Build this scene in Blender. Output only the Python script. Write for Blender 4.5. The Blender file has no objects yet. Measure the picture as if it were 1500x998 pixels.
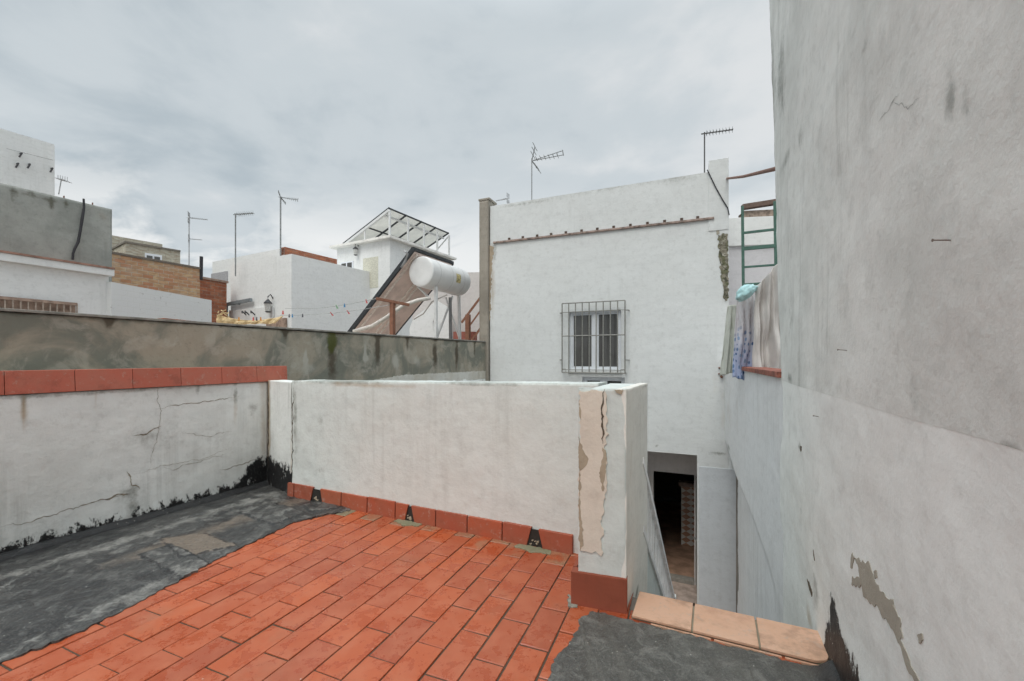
import bpy, bmesh, math, random
from mathutils import Vector, noise
from mathutils.geometry import delaunay_2d_cdt
random.seed(7)
S = bpy.context.scene
COL = S.collection
R = math.radians
sin, cos, pi = math.sin, math.cos, math.pi

# ---------------------------------------------------------------- camera
EYE = 1.25                      # metres above the roof terrace
F, U0, V0 = 630.0, 750.0, 525.0  # focal length and principal column / horizon row on a 1500 px wide sheet
cam = bpy.data.cameras.new('camera'); cam_o = bpy.data.objects.new('camera', cam); COL.objects.link(cam_o)
cam_o.location = (0, 0, EYE); cam_o.rotation_euler = (R(90), 0, 0)
cam.sensor_width = 36; cam.lens = F / 1500 * 36; cam.shift_y = (V0 - 499) / 1500
cam.clip_start = 0.02; cam.clip_end = 4000
S.camera = cam_o

# ---------------------------------------------------------------- sky and light
SUN_EL, SUN_AZ = 55, 205        # soft sun behind cloud, behind and left of the camera
w = bpy.data.worlds.new('World'); S.world = w; w.use_nodes = True
nt = w.node_tree; nt.nodes.clear(); N = nt.nodes.new; LK = nt.links.new
def wmath(op, a, b=None, clamp=False):
    n = N('ShaderNodeMath'); n.operation = op; n.use_clamp = clamp
    for i, x in enumerate((a, b)):
        if x is None: continue
        if isinstance(x, (int, float)): n.inputs[i].default_value = x
        else: LK(x, n.inputs[i])
    return n.outputs[0]
tc = N('ShaderNodeTexCoord'); sep = N('ShaderNodeSeparateXYZ'); LK(tc.outputs['Generated'], sep.inputs[0])
zz = wmath('MAXIMUM', sep.outputs['Z'], 0.0)
den = wmath('ADD', zz, 0.16)
comb = N('ShaderNodeCombineXYZ'); LK(wmath('DIVIDE', sep.outputs['X'], den), comb.inputs[0]); LK(wmath('DIVIDE', sep.outputs['Y'], den), comb.inputs[1])
def wnoise(scale, detail, rough, dist, off):
    m = N('ShaderNodeVectorMath'); m.operation = 'ADD'; LK(comb.outputs[0], m.inputs[0]); m.inputs[1].default_value = off
    n = N('ShaderNodeTexNoise'); LK(m.outputs[0], n.inputs['Vector'])
    n.inputs['Scale'].default_value = scale; n.inputs['Detail'].default_value = detail; n.inputs['Roughness'].default_value = rough; n.inputs['Distortion'].default_value = dist
    return n.outputs['Fac']
big = wnoise(0.55, 3, .5, .5, (3.1, 1.7, 0)); mid = wnoise(1.7, 7, .55, .35, (9.3, 4.2, 2)); fine = wnoise(5.0, 5, .55, .3, (1.3, 8.2, 5))
mix = wmath('ADD', wmath('ADD', wmath('MULTIPLY', big, .55), wmath('MULTIPLY', mid, .35)), wmath('MULTIPLY', fine, .10))
ramp = N('ShaderNodeValToRGB'); LK(mix, ramp.inputs[0])
cr = ramp.color_ramp; cr.interpolation = 'EASE'
cr.elements[0].position = .40; cr.elements[0].color = (.385, .440, .475, 1)
cr.elements[1].position = .60; cr.elements[1].color = (.620, .640, .650, 1)
e = cr.elements.new(.5); e.color = (.500, .545, .570, 1)
# paler, broken band low over the roofs
low = N('ShaderNodeMapRange'); LK(zz, low.inputs[0]); low.inputs[1].default_value = .40; low.inputs[2].default_value = .20; low.inputs[3].default_value = 0; low.inputs[4].default_value = 1
low.interpolation_type = 'SMOOTHSTEP'
gaps = N('ShaderNodeMapRange'); LK(wnoise(.9, 6, .6, .6, (5.5, 2.2, 7)), gaps.inputs[0]); gaps.inputs[1].default_value = .42; gaps.inputs[2].default_value = .53
lowm = wmath('MULTIPLY', wmath('MULTIPLY', low.outputs[0], gaps.outputs[0]), .9)
mx = N('ShaderNodeMix'); mx.data_type = 'RGBA'; LK(lowm, mx.inputs['Factor']); LK(ramp.outputs[0], mx.inputs['A']); mx.inputs['B'].default_value = (.74, .75, .745, 1)
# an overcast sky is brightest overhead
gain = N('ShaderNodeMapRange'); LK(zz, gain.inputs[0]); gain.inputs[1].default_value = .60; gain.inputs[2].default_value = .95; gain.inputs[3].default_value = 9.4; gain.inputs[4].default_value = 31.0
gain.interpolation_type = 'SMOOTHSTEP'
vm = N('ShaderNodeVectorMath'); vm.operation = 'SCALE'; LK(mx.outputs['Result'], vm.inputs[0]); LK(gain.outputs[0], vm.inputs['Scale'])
sky = N('ShaderNodeTexSky'); sky.sky_type = 'NISHITA'; sky.sun_disc = False; sky.sun_elevation = R(SUN_EL); sky.sun_rotation = R(SUN_AZ)
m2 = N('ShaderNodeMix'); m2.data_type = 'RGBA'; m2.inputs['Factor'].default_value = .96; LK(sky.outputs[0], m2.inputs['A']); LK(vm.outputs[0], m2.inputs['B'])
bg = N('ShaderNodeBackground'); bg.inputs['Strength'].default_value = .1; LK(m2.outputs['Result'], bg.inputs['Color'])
wo = N('ShaderNodeOutputWorld'); LK(bg.outputs[0], wo.inputs[0])
sl = bpy.data.lights.new('sun', 'SUN'); sl.energy = 1.25; sl.angle = R(35); sl.color = (1, .955, .87)
so = bpy.data.objects.new('sun', sl); COL.objects.link(so)
so.rotation_euler = (R(90 - SUN_EL), 0, R(180 - SUN_AZ))
S.view_settings.view_transform = 'Standard'; S.view_settings.look = 'None'; S.view_settings.exposure = .36; S.view_settings.gamma = 1
S.cycles.use_denoising = True; S.cycles.adaptive_threshold = .03; S.cycles.max_bounces = 6; S.cycles.diffuse_bounces = 4; S.cycles.glossy_bounces = 2; S.cycles.caustics_reflective = False

# ---------------------------------------------------------------- geometry helpers
def ray(u, v): return ((u - U0) / F, (V0 - v) / F)
def at(u, v, Y): a, b = ray(u, v); return Vector((a * Y, Y, EYE + b * Y))
def flr(u, v, z=0.0): Y = F * (EYE - z) / (v - V0); return Vector(((u - U0) / F * Y, Y, z))
def dirA(th): return Vector((sin(th), cos(th), 0))
def dirW(th): return Vector((cos(th), -sin(th), 0))
TH = .424
class Plane:
    """vertical plane: p + d*s, height z; n points to the side it is seen from"""
    def __init__(self, p, d, n): self.p = Vector((p[0], p[1], 0)); self.d = d.normalized(); self.n = n.normalized()
    def s_at(self, u):
        k = (u - U0) / F; return (k * self.p.y - self.p.x) / (self.d.x - k * self.d.y)
    def sz(self, u, v):
        s = self.s_at(u); Y = self.p.y + self.d.y * s; return s, EYE + (V0 - v) / F * Y
    def P(self, s, z, off=0.0):
        q = self.p + self.d * s + self.n * off; return Vector((q.x, q.y, z))
def rn(d): return Vector((d.y, -d.x, 0))      # right-hand normal of a direction

def world_loc(o):
    l = Vector((0, 0, 0))
    while o is not None: l = l + o.location; o = o.parent
    return l
def link(name, me, mat, parent=None):
    o = bpy.data.objects.new(name, me); COL.objects.link(o)
    if parent is not None:
        off = world_loc(parent)
        for v in me.vertices: v.co -= off
        o.parent = parent
    if mat is not None: me.materials.append(mat)
    return o
def thing(name, label, cat, loc, group=None):
    o = bpy.data.objects.new(name, None); COL.objects.link(o); o.location = loc; o.empty_display_size = .1
    o['label'] = label; o['category'] = cat
    if group: o['group'] = group
    return o
def tag(o, label, cat, group=None):
    o['label'] = label; o['category'] = cat
    if group: o['group'] = group
    return o
def struct(o, kind='structure'): o['kind'] = kind; return o
def smooth(me):
    for p in me.polygons: p.use_smooth = True

class MB:
    """collects verts and faces of one mesh"""
    def __init__(self): self.v = []; self.f = []; self.uv = []
    def quad(self, a, b, c, d, uv=None):
        i = len(self.v); self.v += [a, b, c, d]; self.f.append((i, i + 1, i + 2, i + 3)); self.uv.append(uv or [(0, 0)] * 4)
    def prism(self, P, d1, L1, d2, L2, z0, z1):
        """parallelogram footprint at P spanned by d1*L1 and d2*L2, between heights z0 and z1"""
        P = Vector((P[0], P[1], 0)); a = P; b = P + d1 * L1; c = b + d2 * L2; d = P + d2 * L2
        cr_ = (d1.x * d2.y - d1.y * d2.x) * L1 * L2
        pts = [a, b, c, d] if cr_ > 0 else [a, d, c, b]
        for i in range(4):
            p, q = pts[i], pts[(i + 1) % 4]; L = (q - p).length
            o = random.random() * 3
            self.quad(Vector((p.x, p.y, z0)), Vector((q.x, q.y, z0)), Vector((q.x, q.y, z1)), Vector((p.x, p.y, z1)), [(o, z0), (o + L, z0), (o + L, z1), (o, z1)])
        self.quad(*[Vector((p.x, p.y, z1)) for p in pts], uv=[(p.x, p.y) for p in pts])
        self.quad(*[Vector((p.x, p.y, z0)) for p in reversed(pts)], uv=[(p.x, p.y) for p in reversed(pts)])
        return self
    def bar(self, a, b, w_, h_=None, up=Vector((0, 0, 1))):
        """rectangular bar from a to b"""
        h_ = h_ or w_; a = Vector(a); b = Vector(b); t = (b - a).normalized()
        if abs(t.dot(up)) > .98: up = Vector((cos(.42), -sin(.42), 0))
        s = t.cross(up).normalized(); u = s.cross(t).normalized()
        c = [s * w_ / 2 + u * h_ / 2, -s * w_ / 2 + u * h_ / 2, -s * w_ / 2 - u * h_ / 2, s * w_ / 2 - u * h_ / 2]
        A = [a + k for k in c]; B = [b + k for k in c]
        for i in range(4): j = (i + 1) % 4; self.quad(A[i], B[i], B[j], A[j], [(0, 0), (1, 0), (1, .1), (0, .1)])
        self.quad(*A); self.quad(*reversed(B))
        return self
    def tube(self, pts, r, n=8, caps=True):
        pts = [Vector(p) for p in pts]; rings = []
        rr = r if isinstance(r, (list, tuple)) else [r] * len(pts)
        ref = Vector((0, 0, 1)); t0 = (pts[1] - pts[0]).normalized()
        if abs(t0.z) > .9: ref = Vector((1, 0, 0))
        for i, p in enumerate(pts):
            t = (pts[min(i + 1, len(pts) - 1)] - pts[max(i - 1, 0)]).normalized()
            s = t.cross(ref).normalized(); u = s.cross(t)
            k = len(self.v); self.v += [p + (s * cos(2 * pi * j / n) + u * sin(2 * pi * j / n)) * rr[i] for j in range(n)]; rings.append(k)
        for a, b in zip(rings, rings[1:]):
            for j in range(n):
                j2 = (j + 1) % n; self.f.append((a + j, a + j2, b + j2, b + j)); self.uv.append([(0, 0)] * 4)
        if caps:
            self.f.append(tuple(rings[0] + j for j in reversed(range(n)))); self.uv.append([(0, 0)] * n)
            self.f.append(tuple(rings[-1] + j for j in range(n))); self.uv.append([(0, 0)] * n)
        return self
    def build(self, name, mat, parent=None, sm=False, bevel=0):
        me = bpy.data.meshes.new(name); me.from_pydata([tuple(v) for v in self.v], [], self.f)
        uvl = me.uv_layers.new(name='UVMap'); k = 0
        for u in self.uv:
            for q in u: uvl.data[k].uv = q; k += 1
        bm = bmesh.new(); bm.from_mesh(me)
        bmesh.ops.remove_doubles(bm, verts=bm.verts, dist=1e-5); bmesh.ops.recalc_face_normals(bm, faces=bm.faces)
        if bevel: bmesh.ops.bevel(bm, geom=[e for e in bm.edges if e.is_manifold and e.calc_face_angle(0) > .5], offset=bevel, segments=2, affect='EDGES', profile=.6)
        bm.to_mesh(me); bm.free()
        if sm: smooth(me)
        return link(name, me, mat, parent)

def fbm(x, y, z=0, o=4): return noise.fractal(Vector((x, y, z)), 1.0, 2.0, o, noise_basis='PERLIN_ORIGINAL')
def sst(a, b, x):
    t = max(0, min(1, (x - a) / (b - a))) if a != b else float(x > a); return t * t * (3 - 2 * t)

def wall_disp(seed, amp):
    return lambda s, z: amp * (fbm(s * 1.1 + seed, z * 1.3, seed, 3) + .35 * fbm(s * 5 + seed, z * 5, seed + 3, 3) + .10 * fbm(s * 21, z * 21, seed, 2))

def panel(name, pl, s0, s1, z0, z1, T, step, mat, parent=None, wear=None, disp=None, holes=(), maxdim=260, zstep=None, sharp=False):
    """plastered wall: fine uneven front face with wear colours, plain back; z0 and z1 may be functions of s; holes = (s0,s1,z0,z1)"""
    fz0 = z0 if callable(z0) else (lambda s: z0); fz1 = z1 if callable(z1) else (lambda s: z1)
    def lines(a, b, st, extra):
        n = max(1, min(maxdim, int(round((b - a) / st)))); xs = [a + (b - a) * i / n for i in range(n + 1)]
        for e_ in extra:
            j = min(range(1, n), key=lambda q: abs(xs[q] - e_)); xs[j] = e_
        return xs
    xs = lines(s0, s1, step, [h for H in holes for h in H[:2] if s0 < h < s1])
    zm0, zm1 = fz0(s0), fz1(s0)
    if holes: ts = [(z - zm0) / (zm1 - zm0) for z in lines(zm0, zm1, zstep or step, [h for H in holes for h in H[2:] if zm0 < h < zm1])]
    else:
        zr = max(fz1(s) - fz0(s) for s in xs); n = max(1, min(maxdim, int(round(zr / (zstep or step))))); ts = [i / n for i in range(n + 1)]
    nx, nz = len(xs), len(ts); V = []; W = []; UV = []
    disp = disp or (lambda s, z: 0)
    for s in xs:
        for t in ts:
            z = fz0(s) * (1 - t) + fz1(s) * t
            V.append(pl.P(s, z, disp(s, z))); UV.append((s, z)); W.append(wear(s, z) if wear else (0, 0, 0))
    Fc = []; idx = lambda i, j: i * nz + j
    for i in range(nx - 1):
        for j in range(nz - 1):
            cs = (xs[i] + xs[i + 1]) / 2; cz = (UV[idx(i, j)][1] + UV[idx(i, j + 1)][1]) / 2
            if any(h[0] < cs < h[1] and h[2] < cz < h[3] for h in holes): continue
            Fc.append((idx(i, j), idx(i + 1, j), idx(i + 1, j + 1), idx(i, j + 1)))
    per = [idx(i, 0) for i in range(nx)] + [idx(nx - 1, j) for j in range(1, nz)] + [idx(i, nz - 1) for i in range(nx - 2, -1, -1)] + [idx(0, j) for j in range(nz - 2, 0, -1)]
    m = len(per); fr = per
    if sharp:
        fr = list(range(len(V), len(V) + m))
        for k in per: V.append(V[k].copy()); UV.append(UV[k]); W.append(W[k])
    b0 = len(V)
    for k in per: s, z = UV[k]; V.append(pl.P(s, z, -T)); UV.append((s + .3, z)); W.append(W[k])
    for a in range(m): b = (a + 1) % m; Fc.append((fr[b], fr[a], b0 + a, b0 + b))
    if not holes: Fc.append(tuple(b0 + a for a in range(m)))
    me = bpy.data.meshes.new(name); me.from_pydata([tuple(v) for v in V], [], Fc)
    if pl.d.cross(Vector((0, 0, 1))).dot(pl.n) < 0: me.flip_normals()
    uvl = me.uv_layers.new(name='UVMap')
    for l in me.loops: uvl.data[l.index].uv = UV[l.vertex_index]
    ca = me.color_attributes.new('wear', 'FLOAT_COLOR', 'POINT')
    for i, c in enumerate(W): ca.data[i].color = (c[0], c[1], c[2], c[3] if len(c) > 3 else 0)
    nf = len(Fc) - m - (0 if holes else 1)
    for p in me.polygons: p.use_smooth = p.index < nf
    return link(name, me, mat, parent)

def sheet(name, outline, mp, mat, parent=None, thick=.003, ragged=.01, edge=.012, step=.03, lift=None, seed=0, wear=None, sm=True):
    """thin ragged layer: outline in 2D, mp(a,b,off) -> 3D; off is the height over its base surface"""
    pts = []
    n = len(outline)
    for i in range(n):
        a = Vector(outline[i]); b = Vector(outline[(i + 1) % n]); L = (b - a).length; k = max(1, int(L / edge))
        nrm = Vector((b.y - a.y, a.x - b.x)); nrm = nrm / max(nrm.length, 1e-9)
        for j in range(k):
            p = a.lerp(b, j / k)
            d = ragged * (1.5 * noise.noise(Vector((p.x * .35 / edge + seed, p.y * .35 / edge, seed))) + .8 * noise.noise(Vector((p.x * .9 / edge, p.y * .9 / edge + seed, 5))))
            pts.append(p + nrm * d)
    x0 = min(p.x for p in pts); x1 = max(p.x for p in pts); y0 = min(p.y for p in pts); y1 = max(p.y for p in pts)
    m = len(pts); allp = list(pts)
    y = y0 + step / 2
    while y < y1:
        x = x0 + step / 2
        while x < x1:
            allp.append(Vector((x + random.uniform(-.2, .2) * step, y + random.uniform(-.2, .2) * step))); x += step
        y += step
    r = delaunay_2d_cdt([Vector((p.x, p.y)) for p in allp], [(i, (i + 1) % m) for i in range(m)], [], 1, 1e-6)
    vs, fs = r[0], r[2]
    L = lift or (lambda a, b: 0)
    V = [mp(v.x, v.y, thick + L(v.x, v.y)) for v in vs]
    cnt = {}
    for f in fs:
        for i in range(len(f)):
            e_ = (f[i], f[(i + 1) % len(f)]); cnt[e_] = cnt.get(e_, 0) + 1
    bd = [e_ for e_ in cnt if (e_[1], e_[0]) not in cnt]
    low_ = {}
    for e_ in bd:
        for k in e_:
            if k not in low_: low_[k] = len(V); V.append(mp(vs[k].x, vs[k].y, -.004)); V.append(V[k].copy())
    Fc = [tuple(f) for f in fs] + [(low_[a] + 1, low_[a], low_[b], low_[b] + 1) for a, b in bd]
    me = bpy.data.meshes.new(name); me.from_pydata([tuple(v) for v in V], [], Fc)
    # face the viewer side
    bm = bmesh.new(); bm.from_mesh(me); bm.normal_update()
    up = (mp(vs[0].x, vs[0].y, 1) - mp(vs[0].x, vs[0].y, 0)); s_ = sum(f.normal.dot(up) * f.calc_area() for f in bm.faces)
    if s_ < 0: bmesh.ops.reverse_faces(bm, faces=bm.faces)
    bm.to_mesh(me); bm.free()
    uvl = me.uv_layers.new(name='UVMap'); inv = {v + q: k for k, v in low_.items() for q in (0, 1)}
    for l in me.loops:
        k = l.vertex_index; k = inv.get(k, k); uvl.data[l.index].uv = (vs[k].x, vs[k].y)
    ca = me.color_attributes.new('wear', 'FLOAT_COLOR', 'POINT')
    for i in range(len(me.vertices)):
        k = inv.get(i, i); c = wear(vs[k].x, vs[k].y) if wear else (0, 0, 0); ca.data[i].color = (*c, 0)
    if sm:
        for p in me.polygons: p.use_smooth = p.index < len(fs)
    return link(name, me, mat, parent)

def blobs(pl, items):
    """items: (u, v, ru, rv, channel, strength) in sheet pixels, turned into metres on the plane"""
    out = []
    for u, v, ru, rv, ch, st in items:
        s, z = pl.sz(u, v); s2 = pl.s_at(u + ru); Y = pl.p.y + pl.d.y * s
        out.append((s, z, abs(s2 - s), rv / F * Y, ch, st))
    def f(s, z):
        c = [0, 0, 0]; wx = .06 * noise.noise(Vector((s * 7, z * 7, 3))); wz = .06 * noise.noise(Vector((s * 7, z * 7, 9)))
        for bs, bz, rs, rz, ch, st in out:
            q = ((s + wx * min(1, rs * 4) - bs) / rs) ** 2 + ((z + wz * min(1, rz * 4) - bz) / rz) ** 2
            if q < 4: c[ch] = min(1, c[ch] + st * math.exp(-q * 1.2))
        return c
    return f

def crack(name, pl, pix, wd, mat, parent, disp, seed=0, off=.0015):
    P = [Vector(pl.sz(u, v)) for u, v in pix]; pts = []
    for a, b in zip(P, P[1:]):
        n = max(2, int((b - a).length / .012))
        for j in range(n):
            p = a.lerp(b, j / n); q = Vector((-(b - a).y, (b - a).x)).normalized()
            pts.append(p + q * (.018 * noise.noise(Vector((p.x * 18, p.y * 18, seed))) + .008 * noise.noise(Vector((p.x * 70, p.y * 70, seed)))))
    pts.append(P[-1]); m = MB(); n = len(pts); prev = None
    for i, p in enumerate(pts):
        t = (pts[min(i + 1, n - 1)] - pts[max(i - 1, 0)]).normalized(); q = Vector((-t.y, t.x))
        h = wd / 2 * max(.15, min(1, 4 * i / n, 4 * (n - i) / n) * (1 + 1.1 * noise.noise(Vector((p.x * 40, p.y * 40, seed + 4)))))
        a, b = p + q * h, p - q * h
        cur = (pl.P(a.x, a.y, disp(a.x, a.y) + off), pl.P(b.x, b.y, disp(b.x, b.y) + off))
        if prev: m.quad(prev[0], prev[1], cur[1], cur[0])
        prev = cur
    return m.build(name, mat, parent)

# ---------------------------------------------------------------- materials
class NT:
    def __init__(self, name):
        self.m = bpy.data.materials.new(name); self.m.use_nodes = True; self.t = self.m.node_tree; self.t.nodes.clear()
        self.b = self.t.nodes.new('ShaderNodeBsdfPrincipled'); o = self.t.nodes.new('ShaderNodeOutputMaterial'); self.t.links.new(self.b.outputs[0], o.inputs[0])
        self.geo = self.t.nodes.new('ShaderNodeNewGeometry').outputs['Position']
    def n(self, k, **kw):
        x = self.t.nodes.new(k)
        for a, b in kw.items(): setattr(x, a, b)
        return x
    def set(self, inp, v):
        if isinstance(v, bpy.types.NodeSocket): self.t.links.new(v, inp)
        elif isinstance(v, (tuple, list)) and len(v) == 3 and inp.type == 'RGBA': inp.default_value = (*v, 1)
        else: inp.default_value = v
    def uv(self): return self.n('ShaderNodeUVMap', uv_map='UVMap').outputs[0]
    def scale(self, vec, s):
        x = self.n('ShaderNodeVectorMath', operation='MULTIPLY'); self.set(x.inputs[0], vec); x.inputs[1].default_value = s; return x.outputs[0]
    def noise(self, scale, detail=4, rough=.55, vec=None, dist=0, w_=0.0):
        x = self.n('ShaderNodeTexNoise'); src = vec if vec is not None else self.geo
        if w_:
            o = self.n('ShaderNodeVectorMath', operation='ADD'); self.set(o.inputs[0], src); o.inputs[1].default_value = (w_ * 3.7, w_ * 1.9, w_ * 5.3); src = o.outputs[0]
        self.set(x.inputs['Vector'], src)
        x.inputs['Scale'].default_value = scale; x.inputs['Detail'].default_value = detail; x.inputs['Roughness'].default_value = rough; x.inputs['Distortion'].default_value = dist
        return x.outputs['Fac']
    def vor(self, scale, vec=None, feature='F1', out='Distance', rnd=1):
        x = self.n('ShaderNodeTexVoronoi', feature=feature); self.set(x.inputs['Vector'], vec if vec is not None else self.geo); x.inputs['Scale'].default_value = scale; x.inputs['Randomness'].default_value = rnd
        return x.outputs[out]
    def rng(self, v, a, b, c=0., d=1., smooth_=True):
        x = self.n('ShaderNodeMapRange'); 
        if smooth_: x.interpolation_type = 'SMOOTHSTEP'
        self.set(x.inputs[0], v)
        for i, k in enumerate((a, b, c, d)): x.inputs[i + 1].default_value = k
        return x.outputs[0]
    def math(self, op, a, b=0., clamp=False):
        x = self.n('ShaderNodeMath', operation=op, use_clamp=clamp); self.set(x.inputs[0], a); self.set(x.inputs[1], b); return x.outputs[0]
    def mix(self, f, a, b, mode='MIX'):
        x = self.n('ShaderNodeMix', data_type='RGBA', blend_type=mode); self.set(x.inputs['Factor'], f); self.set(x.inputs['A'], a); self.set(x.inputs['B'], b); return x.outputs['Result']
    def wear(self):
        a = self.n('ShaderNodeAttribute', attribute_name='wear'); s = self.n('ShaderNodeSeparateColor'); self.t.links.new(a.outputs['Color'], s.inputs[0]); self.alpha = a.outputs['Alpha']; return s.outputs
    def bump(self, h, strength, dist, prev=None):
        x = self.n('ShaderNodeBump'); x.inputs['Strength'].default_value = strength; x.inputs['Distance'].default_value = dist; self.set(x.inputs['Height'], h)
        if prev is not None: self.t.links.new(prev, x.inputs['Normal'])
        return x.outputs[0]
    def out(self, col, rough=.85, normal=None, **kw):
        self.set(self.b.inputs['Base Color'], col); self.set(self.b.inputs['Roughness'], rough)
        if normal is not None: self.t.links.new(normal, self.b.inputs['Normal'])
        for k, v in kw.items(): self.set(self.b.inputs[k.replace('_', ' ')], v)
        return self.m

def plaster(name, base, tint=(.62, .60, .56), streak=.25, blotch=.3, grime=(.20, .205, .18), ochre=(.40, .30, .19), bare=(.27, .245, .20), bumpd=.004, speck=.5, seed=0., tar=False):
    m = NT(name); W = m.wear()
    b1 = m.rng(m.noise(1.3, 6, .6, w_=seed), .40, .66); b2 = m.rng(m.noise(5, 6, .62, w_=seed + 3), .42, .70)
    col = m.mix(m.math('MULTIPLY', b1, blotch), base, tint)
    col = m.mix(m.math('MULTIPLY', b2, blotch * .55), col, tuple(c * .80 for c in base))
    st = m.rng(m.noise(1, 6, .65, m.scale(m.geo, (11, 11, .55)), w_=seed + 7), .48, .72)
    st2 = m.rng(m.noise(.8, 3, .5, w_=seed + 11), .42, .62)
    col = m.mix(m.math('MULTIPLY', m.math('MULTIPLY', st, st2), streak), col, grime)
    sp = m.rng(m.noise(55, 4, .7, w_=seed), .62, .74)
    col = m.mix(m.math('MULTIPLY', sp, .22 * speck), col, grime)
    br = m.noise(16, 7, .7, w_=seed + 2); br2 = m.noise(4.5, 5, .6, w_=seed + 5)
    g = m.rng(m.math('ADD', W[0], m.math('MULTIPLY', m.math('SUBTRACT', br, .5), 1.1)), .18, .85)
    g = m.math('MULTIPLY', g, m.rng(W[0], .02, .3))
    col = m.mix(m.math('MULTIPLY', g, .85), col, grime)
    o = m.math('MULTIPLY', m.rng(m.math('ADD', W[1], m.math('MULTIPLY', m.math('SUBTRACT', br2, .5), .9)), .15, .9), m.rng(W[1], .02, .3))
    col = m.mix(m.math('MULTIPLY', o, .8), col, ochre)
    bb = m.rng(m.math('ADD', W[2], m.math('MULTIPLY', m.math('SUBTRACT', m.noise(9, 8, .75, w_=seed + 9), .5), 1.3)), .48, .54)
    bb = m.math('MULTIPLY', bb, m.rng(W[2], .05, .2))
    col = m.mix(bb, col, m.mix(m.noise(30, 5, .6), bare, tuple(c * .6 for c in bare)))
    hs = m.noise(1, 5, .6, m.scale(m.geo, (2.2, 2.2, 13)), w_=seed + 1); md_ = m.noise(13, 6, .7, w_=seed + 6)
    col = m.mix(m.math('MULTIPLY', m.rng(hs, .45, .68), .22), col, tuple(c * .78 for c in base))
    col = m.mix(m.math('MULTIPLY', m.rng(md_, .48, .70), .30), col, tuple(c * .72 for c in tint))
    rough_ = m.rng(br, .2, .8, .95, .75)
    if tar:
        bn = m.noise(1, 7, .70, m.scale(m.geo, (17, 17, 11)), .4, seed + 4); bn2 = m.noise(1, 6, .75, m.scale(m.geo, (90, 90, 40)), 0, seed + 8)
        v = m.math('ADD', m.alpha, m.math('ADD', m.math('MULTIPLY', m.math('SUBTRACT', bn, .5), 3.0), m.math('MULTIPLY', m.math('SUBTRACT', bn2, .5), 1.6)))
        smear = m.math('MULTIPLY', m.rng(v, .25, .60), m.rng(m.alpha, .0, .25)); tm = m.math('MULTIPLY', m.rng(v, .50, .60), m.rng(m.alpha, .02, .2))
        col = m.mix(m.math('MULTIPLY', smear, .45), col, (.16, .16, .15))
        col = m.mix(tm, col, m.mix(m.rng(bn2, .5, .7), (.018, .018, .019), (.085, .085, .082)))
        rough_ = m.mix(tm, (.85, .85, .85), (.5, .5, .5))
    n1 = m.bump(m.noise(7, 5, .55, w_=seed), .5, bumpd * 2.5)
    n2 = m.bump(m.noise(38, 6, .65, w_=seed), .6, bumpd, n1)
    n3 = m.bump(m.noise(1, 5, .6, m.scale(m.geo, (60, 60, 22))), .35, bumpd * .5, n2)
    n4 = m.bump(bb, .8, -.004, n3)
    if tar: n4 = m.bump(tm, .8, .005, n4)
    return m.out(col, rough_, n4, Specular_IOR_Level=.25)

WHITE = plaster('whitewash_plaster', (.79, .815, .795), (.66, .675, .64), .34, .5, tar=True)
WHITE_PAR = plaster('cream_white_plaster', (.69, .735, .715), (.62, .645, .61), .18, .45, seed=4.)
WHITE_BL = plaster('cool_white_render', (.68, .70, .70), (.62, .635, .625), .08, .3, bumpd=.003, seed=8., speck=.3)
WHITE_R = plaster('white_side_render', (.83, .85, .825), (.77, .78, .74), .12, .32, bumpd=.003, seed=12., speck=.3, tar=True)
WHITE_KR = plaster('cream_side_render', (.84, .82, .77), (.76, .73, .67), .15, .5, seed=90.)  # lighter than the pillar front: brightness painted into its shaded side
WHITE_E = plaster('flaking_whitewash', (.66, .66, .62), (.50, .46, .38), .3, .9, grime=(.25, .22, .17), seed=95.)
GREY_R = plaster('dull_grey_render', (.76, .775, .745), (.58, .595, .565), .42, .75, grime=(.19, .20, .18), bumpd=.004, seed=15.)
FARW = plaster('distant_whitewash', (.78, .79, .785), (.70, .705, .69), .12, .25, bumpd=.003, seed=20., speck=.2)
FARW2 = plaster('distant_pale_render', (.62, .585, .565), (.56, .52, .50), .12, .25, bumpd=.003, seed=23., speck=.2)
FARB = plaster('distant_beige_render', (.42, .40, .34), (.30, .28, .23), .3, .6, seed=26.)
FARC = plaster('weathered_cement_render', (.36, .37, .345), (.24, .255, .235), .3, .9, grime=(.09, .085, .06), seed=29.)
INT = plaster('porch_grey_plaster', (.62, .60, .59), (.56, .54, .53), .1, .3, bumpd=.002, seed=31.)
RISER = plaster('red_painted_cement', (.30, .085, .05), (.24, .075, .048), .1, .6, grime=(.12, .06, .045), bumpd=.002, seed=33., speck=.3)

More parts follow.
